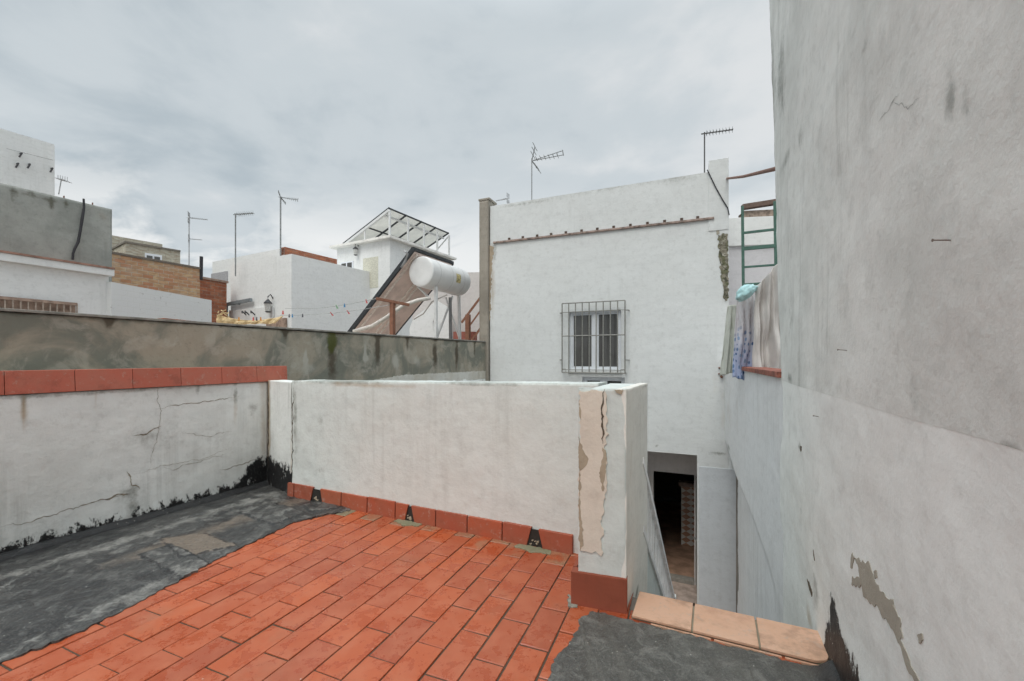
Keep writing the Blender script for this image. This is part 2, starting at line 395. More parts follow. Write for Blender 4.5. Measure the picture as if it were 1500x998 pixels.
def cement_mat():
    m = NT('stained_cement'); W = m.wear()
    a = m.noise(1.5, 7, .6, dist=.7, w_=2.); b = m.noise(4.2, 7, .62, dist=.6, w_=5.)
    col = m.mix(m.rng(a, .42, .58), (.36, .325, .26), (.20, .205, .172))
    col = m.mix(m.math('MULTIPLY', m.rng(b, .50, .60), .5), col, (.43, .405, .345))
    col = m.mix(m.math('MULTIPLY', m.rng(m.noise(30, 5, .7), .5, .75), .35), col, (.16, .15, .125))
    col = m.mix(m.math('MULTIPLY', m.rng(m.math('ADD', W[2], m.math('MULTIPLY', m.math('SUBTRACT', b, .5), 1.)), .25, .8), .75), col, (.47, .46, .41))
    col = m.mix(m.math('MULTIPLY', m.rng(m.math('ADD', W[0], m.math('MULTIPLY', m.math('SUBTRACT', m.noise(12, 6, .7), .5), .8)), .2, .8), .85), col, (.070, .055, .038))
    col = m.mix(m.math('MULTIPLY', m.rng(m.math('ADD', W[1], m.math('MULTIPLY', m.math('SUBTRACT', m.noise(18, 6, .7), .5), .9)), .25, .75), .85), col, (.075, .085, .018))
    n = m.bump(m.noise(25, 6, .65), .6, .006); n = m.bump(m.noise(5, 4, .5), .5, .012, n)
    return m.out(col, .9, n, Specular_IOR_Level=.2)
CEMENT = cement_mat()

def tile_mat(name, c1, c2, c3, rough0=.22, rough1=.50, damp=True):
    m = NT(name); W = m.wear()
    col = m.mix(m.rng(W[0], 0, 1, smooth_=False), c1, c2)
    f = m.noise(7, 7, .65, dist=.4); f2 = m.noise(38, 5, .65)
    col = m.mix(m.math('MULTIPLY', m.rng(f, .38, .66), .40), col, c3)
    col = m.mix(m.math('MULTIPLY', m.rng(f2, .55, .75), .25), col, tuple(c * .55 for c in c1))
    wet = m.rng(m.noise(9, 8, .75, dist=.3, w_=3.), .49, .57)
    if damp: col = m.mix(m.math('MULTIPLY', wet, .42), col, (c1[0] * .74, c1[1] * .50, c1[2] * .46))
    if not damp: col = m.mix(m.math('MULTIPLY', m.rng(m.noise(6, 8, .75, w_=8.), .50, .68), .55), col, tuple(c * .5 for c in c1)); col = m.mix(m.math('MULTIPLY', m.rng(m.noise(20, 6, .75, w_=5.), .56, .66), .4), col, (.45, .36, .30))
    col = m.mix(m.rng(m.math('ADD', W[1], m.math('MULTIPLY', m.math('SUBTRACT', f, .5), 1.)), .3, .8), col, (.22, .20, .13))
    col = m.mix(m.math('MULTIPLY', m.rng(m.vor(24), .05, .10, 1, 0), m.math('MULTIPLY', m.rng(m.noise(11, 2, .5, w_=9.), .60, .63), .7)), col, (.62, .50, .42))
    col = m.mix(m.math('MULTIPLY', m.rng(m.noise(2.2, 7, .7, w_=6.), .52, .70), .35), col, (.30, .13, .075))
    n = m.bump(m.noise(45, 4, .6), .35, .0015); n = m.bump(m.noise(9, 3, .5), .3, .004, n)
    r = m.rng(wet, 0, 1, rough1, rough0, False) if damp else .6
    return m.out(col, r, n, Specular_IOR_Level=.5)
TERRA = tile_mat('terracotta', (.43, .092, .028), (.31, .070, .030), (.47, .16, .085))
SKIRT = tile_mat('skirting_clay', (.42, .095, .042), (.33, .080, .045), (.30, .12, .075), damp=False)
COPING = tile_mat('coping_clay', (.50, .135, .085), (.45, .115, .072), (.42, .17, .12), damp=False)
PINK = tile_mat('pale_salmon_ceramic', (.64, .38, .25), (.60, .35, .22), (.68, .45, .33), .35, .55, damp=False)

def tar_mat(name, light):
    m = NT(name); W = m.wear()
    rot = m.n('ShaderNodeMapping'); m.set(rot.inputs['Vector'], m.geo); rot.inputs['Rotation'].default_value = (0, 0, .44); rot.inputs['Scale'].default_value = (7, 1.3, 4)
    a = m.noise(2.4, 8, .70, dist=.8); b = m.noise(13, 8, .74, dist=.5, w_=4.); c = m.noise(1.6, 8, .72, rot.outputs[0], .4, 1.); f = m.noise(70, 4, .7)
    col = m.mix(m.rng(a, .40, .62), (.014, .015, .016), (.044, .044, .042))
    col = m.mix(m.math('MULTIPLY', m.rng(c, .50, .68), .50), col, (.12, .12, .112))
    col = m.mix(m.math('MULTIPLY', m.rng(b, .50, .62), .40 + light), col, (.17, .17, .16))
    col = m.mix(m.math('MULTIPLY', m.rng(m.math('ADD', W[0], m.math('MULTIPLY', m.math('SUBTRACT', b, .5), 1.6)), .25, .8), .85), col, (.27, .265, .245))
    col = m.mix(m.math('MULTIPLY', m.rng(m.math('ADD', W[1], m.math('MULTIPLY', m.math('SUBTRACT', b, .5), 1.)), .25, .8), .8), col, (.20, .155, .115))
    if light: col = m.mix(m.rng(c, .35, .7, .45, .80), col, (.125, .122, .106))
    col = m.mix(m.math('MULTIPLY', m.rng(f, .48, .66), .35 if light else .6), col, (.035, .035, .035)); col = m.mix(m.math('MULTIPLY', m.rng(m.noise(130, 3, .7, w_=2.), .52, .66), .35), col, (.26, .25, .235))
    col = m.mix(m.math('MULTIPLY', m.rng(W[2], .3, .8), .9), col, (.014, .014, .015))
    sp = m.rng(m.vor(34), .06, .14, 1, 0); sp = m.math('MULTIPLY', sp, m.rng(m.noise(14, 2), .54, .58))
    col = m.mix(m.math('MULTIPLY', sp, .8), col, (.45, .44, .40))
    n = m.bump(f, .7, .004); n = m.bump(b, .8, .016, n)
    return m.out(col, m.rng(a, .3, .7, .30, .62), n, Specular_IOR_Level=.5)
TAR = tar_mat('black_bitumen', .0); TARG = tar_mat('grey_weathered_bitumen', .5)

def plain(name, col, rough=.6, metal=0., var=.12, scale=20, bumpd=.001, spec=.4):
    m = NT(name); f = m.noise(scale, 5, .6)
    c = m.mix(m.rng(f, .35, .7), col, tuple(x * (1 - var * 2.2) for x in col))
    return m.out(c, rough, m.bump(f, .3, bumpd), Metallic=metal, Specular_IOR_Level=spec)
def brick_mat(name, c1, c2, mortar, painted=False, bw=.25, rh=.075):
    m = NT(name); b = m.n('ShaderNodeTexBrick'); m.set(b.inputs['Vector'], m.uv()); b.inputs['Scale'].default_value = 1
    b.inputs['Brick Width'].default_value = bw; b.inputs['Row Height'].default_value = rh; b.inputs['Mortar Size'].default_value = .009; b.inputs['Mortar Smooth'].default_value = .3
    m.set(b.inputs['Color1'], c1); m.set(b.inputs['Color2'], c2); m.set(b.inputs['Mortar'], mortar)
    uv2 = m.scale(m.uv(), (4, 13.3, 1)); v = m.noise(1.1, 3, .6, uv2)
    col = b.outputs['Color']
    if not painted:
        col = m.mix(m.math('MULTIPLY', m.rng(v, .42, .58), .55), col, (c1[0] * .62, c1[1] * .48, c1[2] * .42))
        col = m.mix(m.math('MULTIPLY', m.rng(m.noise(2, 6, .6), .5, .7), .35), col, mortar)
    else: col = m.mix(m.math('MULTIPLY', m.rng(m.noise(9, 6, .7), .60, .68), .6), col, (.32, .31, .29))
    n = m.bump(b.outputs['Fac'], .4 if painted else .8, -.004 if painted else -.012); n = m.bump(m.noise(30, 5, .6), .5, .005, n)
    return m.out(col, .9, n, Specular_IOR_Level=.2)
BRICK_Y = brick_mat('sand_brick', (.58, .41, .25), (.50, .23, .13), (.52, .46, .38), bw=.27, rh=.11)
BRICK_R = brick_mat('red_brick', (.46, .18, .10), (.28, .11, .07), (.32, .25, .19), bw=.27, rh=.11)
BRICK_W = brick_mat('whitewashed_brick', (.70, .71, .71), (.705, .715, .71), (.69, .70, .69), True, bw=.27, rh=.11)
BLOCK_B = brick_mat('beige_block', (.54, .52, .43), (.48, .46, .38), (.40, .38, .32), bw=.4, rh=.2)

M_GALV = plain('galvanised_steel', (.30, .31, .31), .45, .6)
M_RUST = plain('rusty_brown_steel', (.20, .10, .07), .7, .2)
M_BROWNP = plain('brown_painted_steel', (.26, .12, .075), .6)
M_GRILLE = plain('grey_painted_iron', (.27, .27, .25), .55, .2)
M_WHITEM = plain('white_painted_metal', (.74, .75, .75), .4, 0, .05)
M_UPVC = plain('white_window_frame', (.76, .79, .83), .3, 0, .03)
M_GREEN = plain('green_painted_steel', (.085, .175, .14), .5, .1)
M_GLASS = plain('dark_window_glass', (.085, .085, .082), .12, 0, .1, 4, 0, .6)
M_DARK = plain('dark_cavity', (.035, .03, .026), .9)  # near-black colour standing in for the shade inside openings
M_SEAM = plain('seam_dirt', (.14, .11, .08), .95, 0, .3, 60)
M_CRACK = plain('crack_dirt', (.34, .30, .23), .95, 0, .3, 60)
M_HAIR = plain('hairline_crack', (.50, .51, .49), .95, 0, .2, 60)
M_CRACK2 = plain('fine_crack_dirt', (.46, .44, .38), .95, 0, .3, 60)
M_PANEL = plain('solar_panel_back', (.82, .81, .76), .6, 0, .1, 3)
M_PFRAME = plain('dark_panel_frame', (.05, .055, .06), .5, .3)
M_COLB = plain('collector_back_board', (.80, .66, .60), .7, 0, .12, 3)
M_TANK = plain('white_enamel_tank', (.76, .765, .76), .3, 0, .06, 3)
M_PIPE = plain('dark_rubber', (.03, .03, .035), .6)
M_YELLOW = plain('sun_bleached_yellow_cloth', (.66, .50, .28), .85, 0, .15, 12)
M_TEAL = plain('pale_teal_plastic', (.48, .76, .78), .35, 0, .15, 14, .004)
M_STEEL_TEAL = plain('grey_blue_pipe', (.27, .31, .33), .5, .2)
M_PLASTER_P = plaster('old_pink_plaster', (.76, .68, .59), (.70, .61, .52), .15, .5, grime=(.3, .24, .18), seed=41.)
M_REVEALP = plaster('broken_plaster_edge', (.44, .36, .27), (.32, .26, .19), .1, .7, seed=43.)
def moss_mat():
    m = NT('mossy_rubble'); a = m.noise(14, 6, .8); b = m.vor(16, out='Color'); sc = m.n('ShaderNodeSeparateColor'); m.t.links.new(b, sc.inputs[0])
    col = m.mix(m.rng(a, .40, .56), (.045, .047, .03), (.24, .22, .17)); col = m.mix(m.rng(m.noise(26, 6, .8, w_=3.), .56, .62), col, (.50, .48, .42)); col = m.mix(m.math('MULTIPLY', m.rng(sc.outputs[1], .6, .74), .5), col, (.11, .12, .05))
    return m.out(col, .95, m.bump(m.noise(20, 6, .7), .9, .02))
M_MOSS = moss_mat()
M_PILAR = plaster('brown_cement_pilaster', (.34, .31, .265), (.22, .20, .17), .35, .8, grime=(.13, .11, .08), seed=47.)
M_LEDGE = plain('red_brown_ledge', (.40, .31, .27), .85, 0, .3, 9)
M_STEP = plain('brown_floor_tile', (.48, .30, .21), .5, 0, .2, 5)
M_GROUND = plain('dusty_ground', (.20, .19, .17), .9, 0, .2, .6)
M_ROOF = plain('flat_roof_cement', (.28, .25, .22), .9, 0, .2, 2)
M_BALU = plain('white_stair_rail', (.88, .86, .86), .6, 0, .1, 8)
M_LATT = plain('brown_lattice', (.40, .29, .23), .8, 0, .2, 8)
M_LANT = plain('black_iron', (.05, .05, .055), .5, .3)
def make_translucent(mat, f):
    t = mat.node_tree; b = next(n for n in t.nodes if n.type == 'BSDF_PRINCIPLED'); o = next(n for n in t.nodes if n.type == 'OUTPUT_MATERIAL')
    tr = t.nodes.new('ShaderNodeBsdfTranslucent'); tr.inputs[0].default_value = (.8, .8, .76, 1); mx_ = t.nodes.new('ShaderNodeMixShader'); mx_.inputs[0].default_value = f
    t.links.new(b.outputs[0], mx_.inputs[1]); t.links.new(tr.outputs[0], mx_.inputs[2]); t.links.new(mx_.outputs[0], o.inputs[0])
make_translucent(M_PANEL, .24)
def peg(name, c): return plain(name, c, .5, 0, .05)
PEGS = [peg('blue_peg', (.05, .25, .50)), peg('red_peg', (.60, .10, .09)), peg('grey_peg', (.10, .10, .12)), peg('green_peg', (.18, .42, .2)), peg('orange_peg', (.65, .3, .08))]

def cloth_mat(name, col, pattern=False, sheer=.0):
    m = NT(name); f = m.noise(6, 4, .6); base = m.mix(m.rng(f, .35, .7), col, tuple(c * .85 for c in col))
    if pattern:
        uv = m.scale(m.uv(), (8, 15, 1)); x = m.n('ShaderNodeTexVoronoi'); m.set(x.inputs['Vector'], uv); x.inputs['Scale'].default_value = 1; x.inputs['Randomness'].default_value = .45
        sc = m.n('ShaderNodeSeparateColor'); m.t.links.new(x.outputs['Color'], sc.inputs[0])
        su = m.n('ShaderNodeSeparateXYZ'); m.set(su.inputs[0], m.uv())
        blue = m.mix(sc.outputs[0], (.045, .10, .24), (.26, .36, .52))
        dot = m.rng(x.outputs['Distance'], .34, .40, 1, 0)
        lowp = m.rng(su.outputs['Y'], .75, .50, 0, 1)
        ground = m.mix(m.rng(su.outputs['Y'], .72, .1, 0, 1), base, (.36, .42, .60))
        base = m.mix(m.math('MULTIPLY', dot, m.math('MULTIPLY', lowp, m.rng(sc.outputs[1], .15, .3))), ground, blue)
        d2 = m.math('MULTIPLY', m.rng(x.outputs['Distance'], .30, .38, 1, 0), m.rng(su.outputs['Y'], .5, .75, 0, .35)); base = m.mix(d2, base, (.50, .45, .45))
    mm = m.out(base, .9, m.bump(m.noise(90, 3), .2, .001), Specular_IOR_Level=.15)
    if sheer:
        tr = m.n('ShaderNodeBsdfTranslucent'); tr.inputs[0].default_value = (*col, 1); mxs = m.n('ShaderNodeMixShader'); mxs.inputs[0].default_value = sheer
        m.t.links.new(m.b.outputs[0], mxs.inputs[1]); m.t.links.new(tr.outputs[0], mxs.inputs[2])
        for nd in m.t.nodes:
            if nd.type == 'OUTPUT_MATERIAL': m.t.links.new(mxs.outputs[0], nd.inputs[0])
    return mm
C_GREY = cloth_mat('grey_white_sheet', (.74, .715, .69), sheer=.3); C_PALE = cloth_mat('pale_green_white_sheet', (.72, .74, .68), sheer=.3)
C_PAT = cloth_mat('blue_spotted_cloth', (.70, .68, .70), pattern=True)

def diamond_mat():
    m = NT('diamond_wall_tile'); uv = m.n('ShaderNodeMapping'); m.set(uv.inputs['Vector'], m.uv()); uv.inputs['Rotation'].default_value = (0, 0, R(45)); uv.inputs['Scale'].default_value = (7.5, 7.5, 1)
    c = m.n('ShaderNodeTexChecker'); m.t.links.new(uv.outputs[0], c.inputs[0]); c.inputs['Scale'].default_value = 1; m.set(c.inputs[1], (.66, .64, .60)); m.set(c.inputs[2], (.42, .24, .16))
    return m.out(c.outputs[0], .35)
M_DIAM = diamond_mat()

# ---------------------------------------------------------------- main planes
PL = Plane(flr(0, 820), dirA(.44), dirW(.44))                     # left wall, s along it away from the camera
sL_end = PL.s_at(392)
zL = PL.sz(0, 580)[1]
pa, pb = flr(428, 727), flr(845, 812)
dP = (pb - pa); dP.z = 0; dP.normalize()
PP = Plane(pa, dP, rn(dP))                                       # parapet face
LP = (pb - pa).length
zP0 = PP.sz(428, 558)[1]; zP1 = PP.sz(845, 562)[1]
k0, k1 = flr(838, 884), flr(918, 898)
dK = (k1 - k0).normalized(); KF = Plane(k0, dK, rn(dK))            # pillar front
aK = dirA(TH); KR = Plane(k1, aK, rn(aK))                          # pillar right face
wK = (k1 - k0).length; LK_ = KR.s_at(948)
zK = KF.sz(880, 570)[1]
rA = flr(1203, 950); rA = Vector((1.33, 1.84, 0))
PR = Plane(rA, dirA(TH), -dirW(TH))                               # right wall
zR = PR.sz(1300, 604)[1]
sR_end = PR.s_at(1145)
cc = PL.P(0, 0); q0 = ray(0, 457)
PCs = Vector((q0[0] * 2.25 * EYE, 2.25 * EYE, 0)); zC = EYE + (V0 - 457) / F * PCs.y
Yc = F * (zC - EYE) / (V0 - 502); PCe = Vector(((713 - U0) / F * Yc, Yc, 0))
dC = (PCe - PCs).normalized(); PC = Plane(PCs, dC, rn(dC)); LC = (PCe - PCs).length
FD = dirW(.41); PF = Plane(PCe, FD, rn(FD))                        # facade with the barred window
sF0 = PF.s_at(718); sF1 = PF.s_at(1079)
zF = PF.sz(880, 277)[1]
ZP = -2.74                                                        # patio level
print('zL %.2f zP %.2f %.2f zK %.2f zR %.2f zC %.2f Yc %.2f zF %.2f sF1 %.2f sRend %.2f LP %.2f wK %.2f LK %.2f' % (zL, zP0, zP1, zK, zR, zC, Yc, zF, sF1, sR_end, LP, wK, LK_))

# ================================================================ SETTING
g = MB(); g.quad(Vector((-1500, -1500, ZP - .06)), Vector((1500, -1500, ZP - .06)), Vector((1500, 1500, ZP - .06)), Vector((-1500, 1500, ZP - .06)))
struct(g.build('ground', M_GROUND))
# terrace slab under the tiles
A_ = dirA(.3842); W_ = dirW(.3842)
def tp(r, s, z=0.0): return Vector((-.3059 + r * .1404 * cos(.3842) + s * .303 * sin(.3842), 2.182 - r * .1404 * sin(.3842) + s * .303 * cos(.3842), z))
dS = dirW(.436); slabN = flr(925, 907)                              # near edge of the salmon ledge
# concrete deck: polygon prism
def poly_prism(name, pts, z0, z1, mat, parent=None):
    m = MB(); n = len(pts)
    for z, rev in ((z1, False), (z0, True)):
        i = len(m.v); m.v += [Vector((p[0], p[1], z)) for p in (reversed(pts) if rev else pts)]; m.f.append(tuple(range(i, i + n))); m.uv.append([(0, 0)] * n)
    for i in range(n):
        a, b = pts[i], pts[(i + 1) % n]; m.quad(Vector((a[0], a[1], z0)), Vector((b[0], b[1], z0)), Vector((b[0], b[1], z1)), Vector((a[0], a[1], z1)))
    return m.build(name, mat, parent)
back = -4.0
deck = [PL.P(back, 0), PL.P(sL_end + .3, 0, 0) , PP.P(0, 0, -.18), PP.P(LP, 0, -.18), KR.P(.45, 0, -.15), KR.P(.18, 0, -.02), slabN + dirA(.436) * .22, slabN + dirA(.436) * .22 + dS * 1.1, PR.P(back, 0)]
struct(poly_prism('terrace_slab', deck, -.30, -.012, M_ROOF))
# terracotta tiles, each one real
def tiles():
    m = MB(); W = []
    par_n = PP.n; par_p = PP.P(0, 0, -.05)
    for r in range(-22, 16):
        for s in range(-12, 6):
            so_ = s + (.5 if r % 2 else 0)
            c = tp(r + .5, so_ + .5)
            if (c - par_p).dot(par_n) < -.1: continue
            if (c - PL.p).dot(PL.n) < .0 or (c - PR.p).dot(PR.n) < -.05: continue
            if (c - KR.p).dot(KR.n) > -.05 and (c - slabN).dot(dirA(.436)) > .05: continue
            g_ = .0030 + random.uniform(-.001, .0020); dz = random.uniform(-.0015, .0015); ro = random.gauss(0, .004)
            e_ = [(r + g_ / .14, so_ + g_ / .303), (r + 1 - g_ / .14, so_ + g_ / .303), (r + 1 - g_ / .14, so_ + 1 - g_ / .303), (r + g_ / .14, so_ + 1 - g_ / .303)]
            P0 = [tp(a, b) for a, b in e_]; P0 = [c + Vector(((p - c).x - (p - c).y * ro, (p - c).y + (p - c).x * ro, 0)) for p in P0]
            P0 = [p + Vector((random.uniform(-.0012, .0012), random.uniform(-.0012, .0012), 0)) for p in P0]
            tl = [random.uniform(-.001, .001) for _ in range(4)]
            i = len(m.v)
            inn = [c + (p - c) * 1.0 for p in P0]
            shr = lambda p, d: p + (c - p).normalized() * d
            m.v += [Vector((p.x, p.y, -.014)) for p in P0] + [Vector((p.x, p.y, -.003 + dz + t)) for p, t in zip(P0, tl)] + [Vector((shr(p, .004).x, shr(p, .004).y, dz + t)) for p, t in zip(P0, tl)]
            for a in range(4):
                b = (a + 1) % 4
                m.f += [(i + a, i + b, i + 4 + b, i + 4 + a), (i + 4 + a, i + 4 + b, i + 8 + b, i + 8 + a)]; m.uv += [[(0, 0)] * 4] * 2
            m.f.append((i + 8, i + 9, i + 10, i + 11)); m.uv.append([(0, 0)] * 4)
            col = random.random() * .9
            dd = (c - PP.p).dot(PP.n)
            mo = .5 * sst(.22, .02, dd) + (.3 * sst(.5, .1, (c - (PP.P(.55, 0))).length))
            W += [(col, mo, 0)] * 12
    me = bpy.data.meshes.new('terracotta_floor'); me.from_pydata([tuple(v) for v in m.v], [], m.f); me.uv_layers.new(name='UVMap')
    bm = bmesh.new(); bm.from_mesh(me); bmesh.ops.recalc_face_normals(bm, faces=bm.faces); bm.to_mesh(me); bm.free()
    ca = me.color_attributes.new('wear', 'FLOAT_COLOR', 'POINT')
    for i, c in enumerate(W): ca.data[i].color = (*c, 1)
    return link('terrace_floor', me, TERRA)
struct(tiles())
JOINT = plaster('tile_joint_dirt', (.085, .06, .042), (.05, .05, .032), .1, .8, seed=50.)
jp = [PL.P(back, 0), PL.P(sL_end, 0), PP.P(0, 0, -.01), PP.P(LP, 0, -.01), k1, slabN + dS * .05, slabN + dS * 1.1, PR.P(back, 0)]
struct(poly_prism('joint_floor', jp, -.011, -.0055, JOINT))

# bitumen on the left, one ragged welded sheet
edge_px = [(-60, 996), (0, 972), (60, 951), (130, 922), (205, 882), (232, 868), (290, 836), (330, 815), (385, 788), (430, 766), (470, 757), (512, 749), (512, 728)]
ep = [flr(u, v) for u, v in edge_px]
near = PL.P(-2.6, 0, .5)
out = [near, *ep, PP.P(.30, 0, -.03), PP.P(-.02, 0, -.02), PL.P(sL_end, 0, -.01), PL.P(-2.6, 0, -.01)]
def patch_rect(us):            # a raised rectangular offcut: returns centre, axes
    P_ = [flr(u, v) for u, v in us]; return P_
rects = [[flr(440, 742), flr(480, 736), flr(505, 745), flr(455, 752)], [flr(233, 792), flr(300, 782), flr(352, 802), flr(262, 822)], [flr(200, 815), flr(250, 800), flr(330, 836), flr(262, 850)], [flr(345, 752), flr(400, 738), flr(450, 752), flr(400, 772)]]
def in_poly(p, Q):
    c = False; n = len(Q)
    for i in range(n):
        a, b = Q[i], Q[(i + 1) % n]
        if (a.y > p[1]) != (b.y > p[1]) and p[0] < (b.x - a.x) * (p[1] - a.y) / (b.y - a.y) + a.x: c = not c
    return c
def edge_d(p, Q):
    m = 9
    for i in range(len(Q)):
        a = Vector(Q[i][:2]); b = Vector(Q[(i + 1) % len(Q)][:2]); q = Vector(p[:2]); t = max(0, min(1, (q - a).dot(b - a) / (b - a).length_squared)); m = min(m, (a + (b - a) * t - q).length)
    return m
def tl(a, b):
    p = Vector((a, b, 0)); d = (p - PL.p).dot(PL.n); s = (p - PL.p).dot(PL.d)
    h = .012 * abs(fbm(s * 1.2, d * 6, 1, 4)) + .006 * fbm(a * 9, b * 9, 2, 4)
    h += .006 * sst(.02, .0, abs(d - .30 - .05 * noise.noise(Vector((s * 2, 0, 0)))))          # seam of the membrane
    h += .035 * sst(.07, .0, d) ** 2
    for r in rects:
        if in_poly((a, b), r): h += .008 * sst(0, .012, edge_d((a, b), r))
    return max(h, .0)
def tw(a, b):
    p = Vector((a, b, 0)); d = (p - PL.p).dot(PL.n); s = (p - PL.p).dot(PL.d); wv = .07 * noise.noise(Vector((s * 1.3, 2, 1))) + .03 * noise.noise(Vector((s * 5, 2, 1)))
    g_ = .55 * math.exp(-((d - .36 - wv) / .09) ** 2) + .35 * math.exp(-((d - .55 - wv * 1.5) / .10) ** 2)
    g_ += .65 * sst(.13, .03, edge_d((a, b), ep)) * (.6 + .6 * noise.noise(Vector((s * 3, d * 3, 4)))) if edge_d((a, b), ep) < .2 else 0
    br_ = .6 * math.exp(-((d - .72 - wv) / .14) ** 2) * sst(-.2, .5, s)
    k_ = sst(.14, .02, d) * .9
    for i, r in enumerate(rects):
        if in_poly((a, b), r):
            e_ = edge_d((a, b), r); g_ *= .4; g_ += .1 if i == 1 else .35; br_ = .9 if i == 1 else .1
            if e_ < .016: k_ = max(k_, .9)
    c = Vector((a, b)) - Vector(PL.P(sL_end, 0).xy); g_ += .6 * sst(.8, .3, c.length) * abs(noise.noise(Vector((a * 6, b * 6, 1)))) * 1.5
    return (min(g_, 1), br_, k_)
mpf = lambda a, b, off: Vector((a, b, off))
struct(sheet('tar_membrane_floor', [(p.x, p.y) for p in out], mpf, TAR, thick=.004, ragged=.016, edge=.014, step=.015, lift=tl, seed=3, wear=tw))
# bitumen by the ledge
eq = [flr(u, v) for u, v in [(838, 880), (858, 898), (880, 893), (905, 903)]]
ro = [flr(868, 897), flr(905, 905), slabN + dS * .02 - dirA(.436) * .02, slabN + dS * .95 - dirA(.436) * .03, PR.P(-.20, 0, -.01), PR.P(-3, 0, -.01), PR.P(-3, 0, 1.0), flr(797, 1010), flr(808, 975), flr(835, 945), flr(843, 915)]
ro = [ro[0], ro[1], ro[2], ro[3], PR.P(PR.s_at(1215), 0, -.01), PR.P(-3, 0, -.01), PR.P(-3, 0, .95), flr(780, 1040), flr(800, 1000), flr(812, 968), flr(838, 940), flr(846, 912)]
ed2 = [ro[-1], ro[-2], ro[-3]]
def tw2(a, b):
    p = Vector((a, b, 0)); d = (p - PR.p).dot(PR.n)
    return (.42 + .35 * fbm(a * 2, b * 2, 3, 3), .22, .9 * sst(.14, .0, d))
struct(sheet('tar_patch_floor', [(p.x, p.y) for p in ro], mpf, TARG, thick=.004, ragged=.012, edge=.014, step=.02, lift=lambda a, b: max(0, .008 * abs(fbm(a * 3, b * 3, 5, 4)) + .05 * sst(.09, 0, (Vector((a, b, 0)) - PR.p).dot(PR.n)) ** 2), seed=9, wear=tw2))
# stairwell / patio floor and stair flight
pf = MB(); pf.quad(*[Vector((*p, ZP)) for p in [(-9, 1), (6, 1), (6, 12), (-9, 12)]]); struct(pf.build('patio_floor', plain('pale_patio_tile', (.52, .41, .35), .6, 0, .2, 5)))

# ================================================================ WALLS OF THE TERRACE
dispL = wall_disp(2.3, .007)
bL = blobs(PL, [(35, 600, 6, 40, 1, .8), (35, 590, 5, 16, 0, .7), (140, 590, 4, 25, 1, .5), (290, 572, 4, 8, 0, .6), (345, 600, 5, 40, 1, .55), (345, 580, 4, 22, 0, .7), (370, 600, 8, 14, 0, .5), (200, 640, 30, 14, 0, .35), (240, 640, 40, 30, 0, .28), (190, 720, 20, 14, 0, .6), (195, 745, 10, 20, 0, .5), (320, 650, 60, 40, 0, .25), (60, 760, 70, 40, 0, .18), (385, 620, 6, 100, 1, .5), (330, 560, 90, 7, 1, .4), (150, 575, 160, 5, 0, .5), (100, 700, 60, 60, 2, .12), (160, 790, 150, 20, 0, .35)])
def profL(s):
    return .075 + .03 * noise.noise(Vector((s * 1.7, 4, 4))) + .025 * noise.noise(Vector((s * 9, 4, 7))) + .21 * sst(sL_end - .34, sL_end - .10, s) - .03 * sst(1.6, -.6, s)
def wearL(s, z):
    c = bL(s, z); c[0] = min(1, c[0] + .18 * sst(.35, .0, z) + .25 * sst(zL - .03, zL, z)); return (*c, max(0, min(1, .5 + (profL(s) - z) / .11)))
lw = thing('terrace_wall', 'cracked whitewashed terrace wall at left with red coping tiles along its top', 'wall', PL.P(0, 0))
panel('wall_face', PL, -4, sL_end, -.02, zL, .16, .017, WHITE, lw, wearL, dispL, maxdim=420)
for i, (pix, wd) in enumerate([([(0, 772), (40, 765), (90, 750), (150, 732), (185, 722)], .005), ([(150, 732), (172, 726), (187, 724)], .012), ([(187, 690), (193, 712), (204, 716)], .009), ([(228, 600), (290, 590), (350, 581)], .005), ([(228, 545), (234, 600), (234, 625), (218, 690)], .003), ([(195, 640), (218, 634), (236, 624)], .008), ([(195, 695), (240, 682), (300, 672), (340, 655)], .003), ([(238, 682), (250, 690), (275, 680), (330, 665)], .004), ([(320, 690), (350, 682), (375, 672)], .006), ([(265, 632), (300, 640), (340, 632)], .003)]):
    crack('crack', PL, pix, wd, M_CRACK if wd > .004 else M_CRACK2, lw, dispL, i)
# coping tiles: sloping from the wall face up to the cement wall
cop_u = [-420, -180, -60, 0, 109, 196, 268, 327, 375, 420]
su = [PL.s_at(u) for u in (109, 196, 268, 327, 375, 420)]
Lt = (su[-1] - su[0]) / 5
edges_s = [su[-1] - Lt * i for i in range(12)][::-1]
zct = PC.sz(100, 541)[1]
for a, b in zip(edges_s, edges_s[1:]):
    m = MB(); a += .0015; b -= .0015
    def dd(s, hi):        # depth behind the white face of the cement wall
        p = PL.P(s, 0); return (p - PC.p).dot(PC.n)
    da, db = dd(a, 0), dd(b, 0)
    p = [PL.P(a, zL + .004, .014), PL.P(b, zL + .004, .014), PL.P(b, zct, .004), PL.P(a, zct, .004)]
    q = [v - PL.n * .05 for v in p]
    m.quad(*p); m.quad(*reversed(q))
    for i in range(4): j = (i + 1) % 4; m.quad(q[i], q[j], p[j], p[i])
    o = m.build('coping_tile', COPING, lw, bevel=.003)
    me = o.data; ca = me.color_attributes.new('wear', 'FLOAT_COLOR', 'POINT'); c = random.random()
    for i in range(len(me.vertices)): ca.data[i].color = (c, 0, 0, 1)
m = MB(); m.prism(PL.P(-4, 0, -.004), PL.d, PL.s_at(420) + 4, -PL.n, .30, zL + .002, zct - .008); m.build('coping_bed', CEMENT, lw)
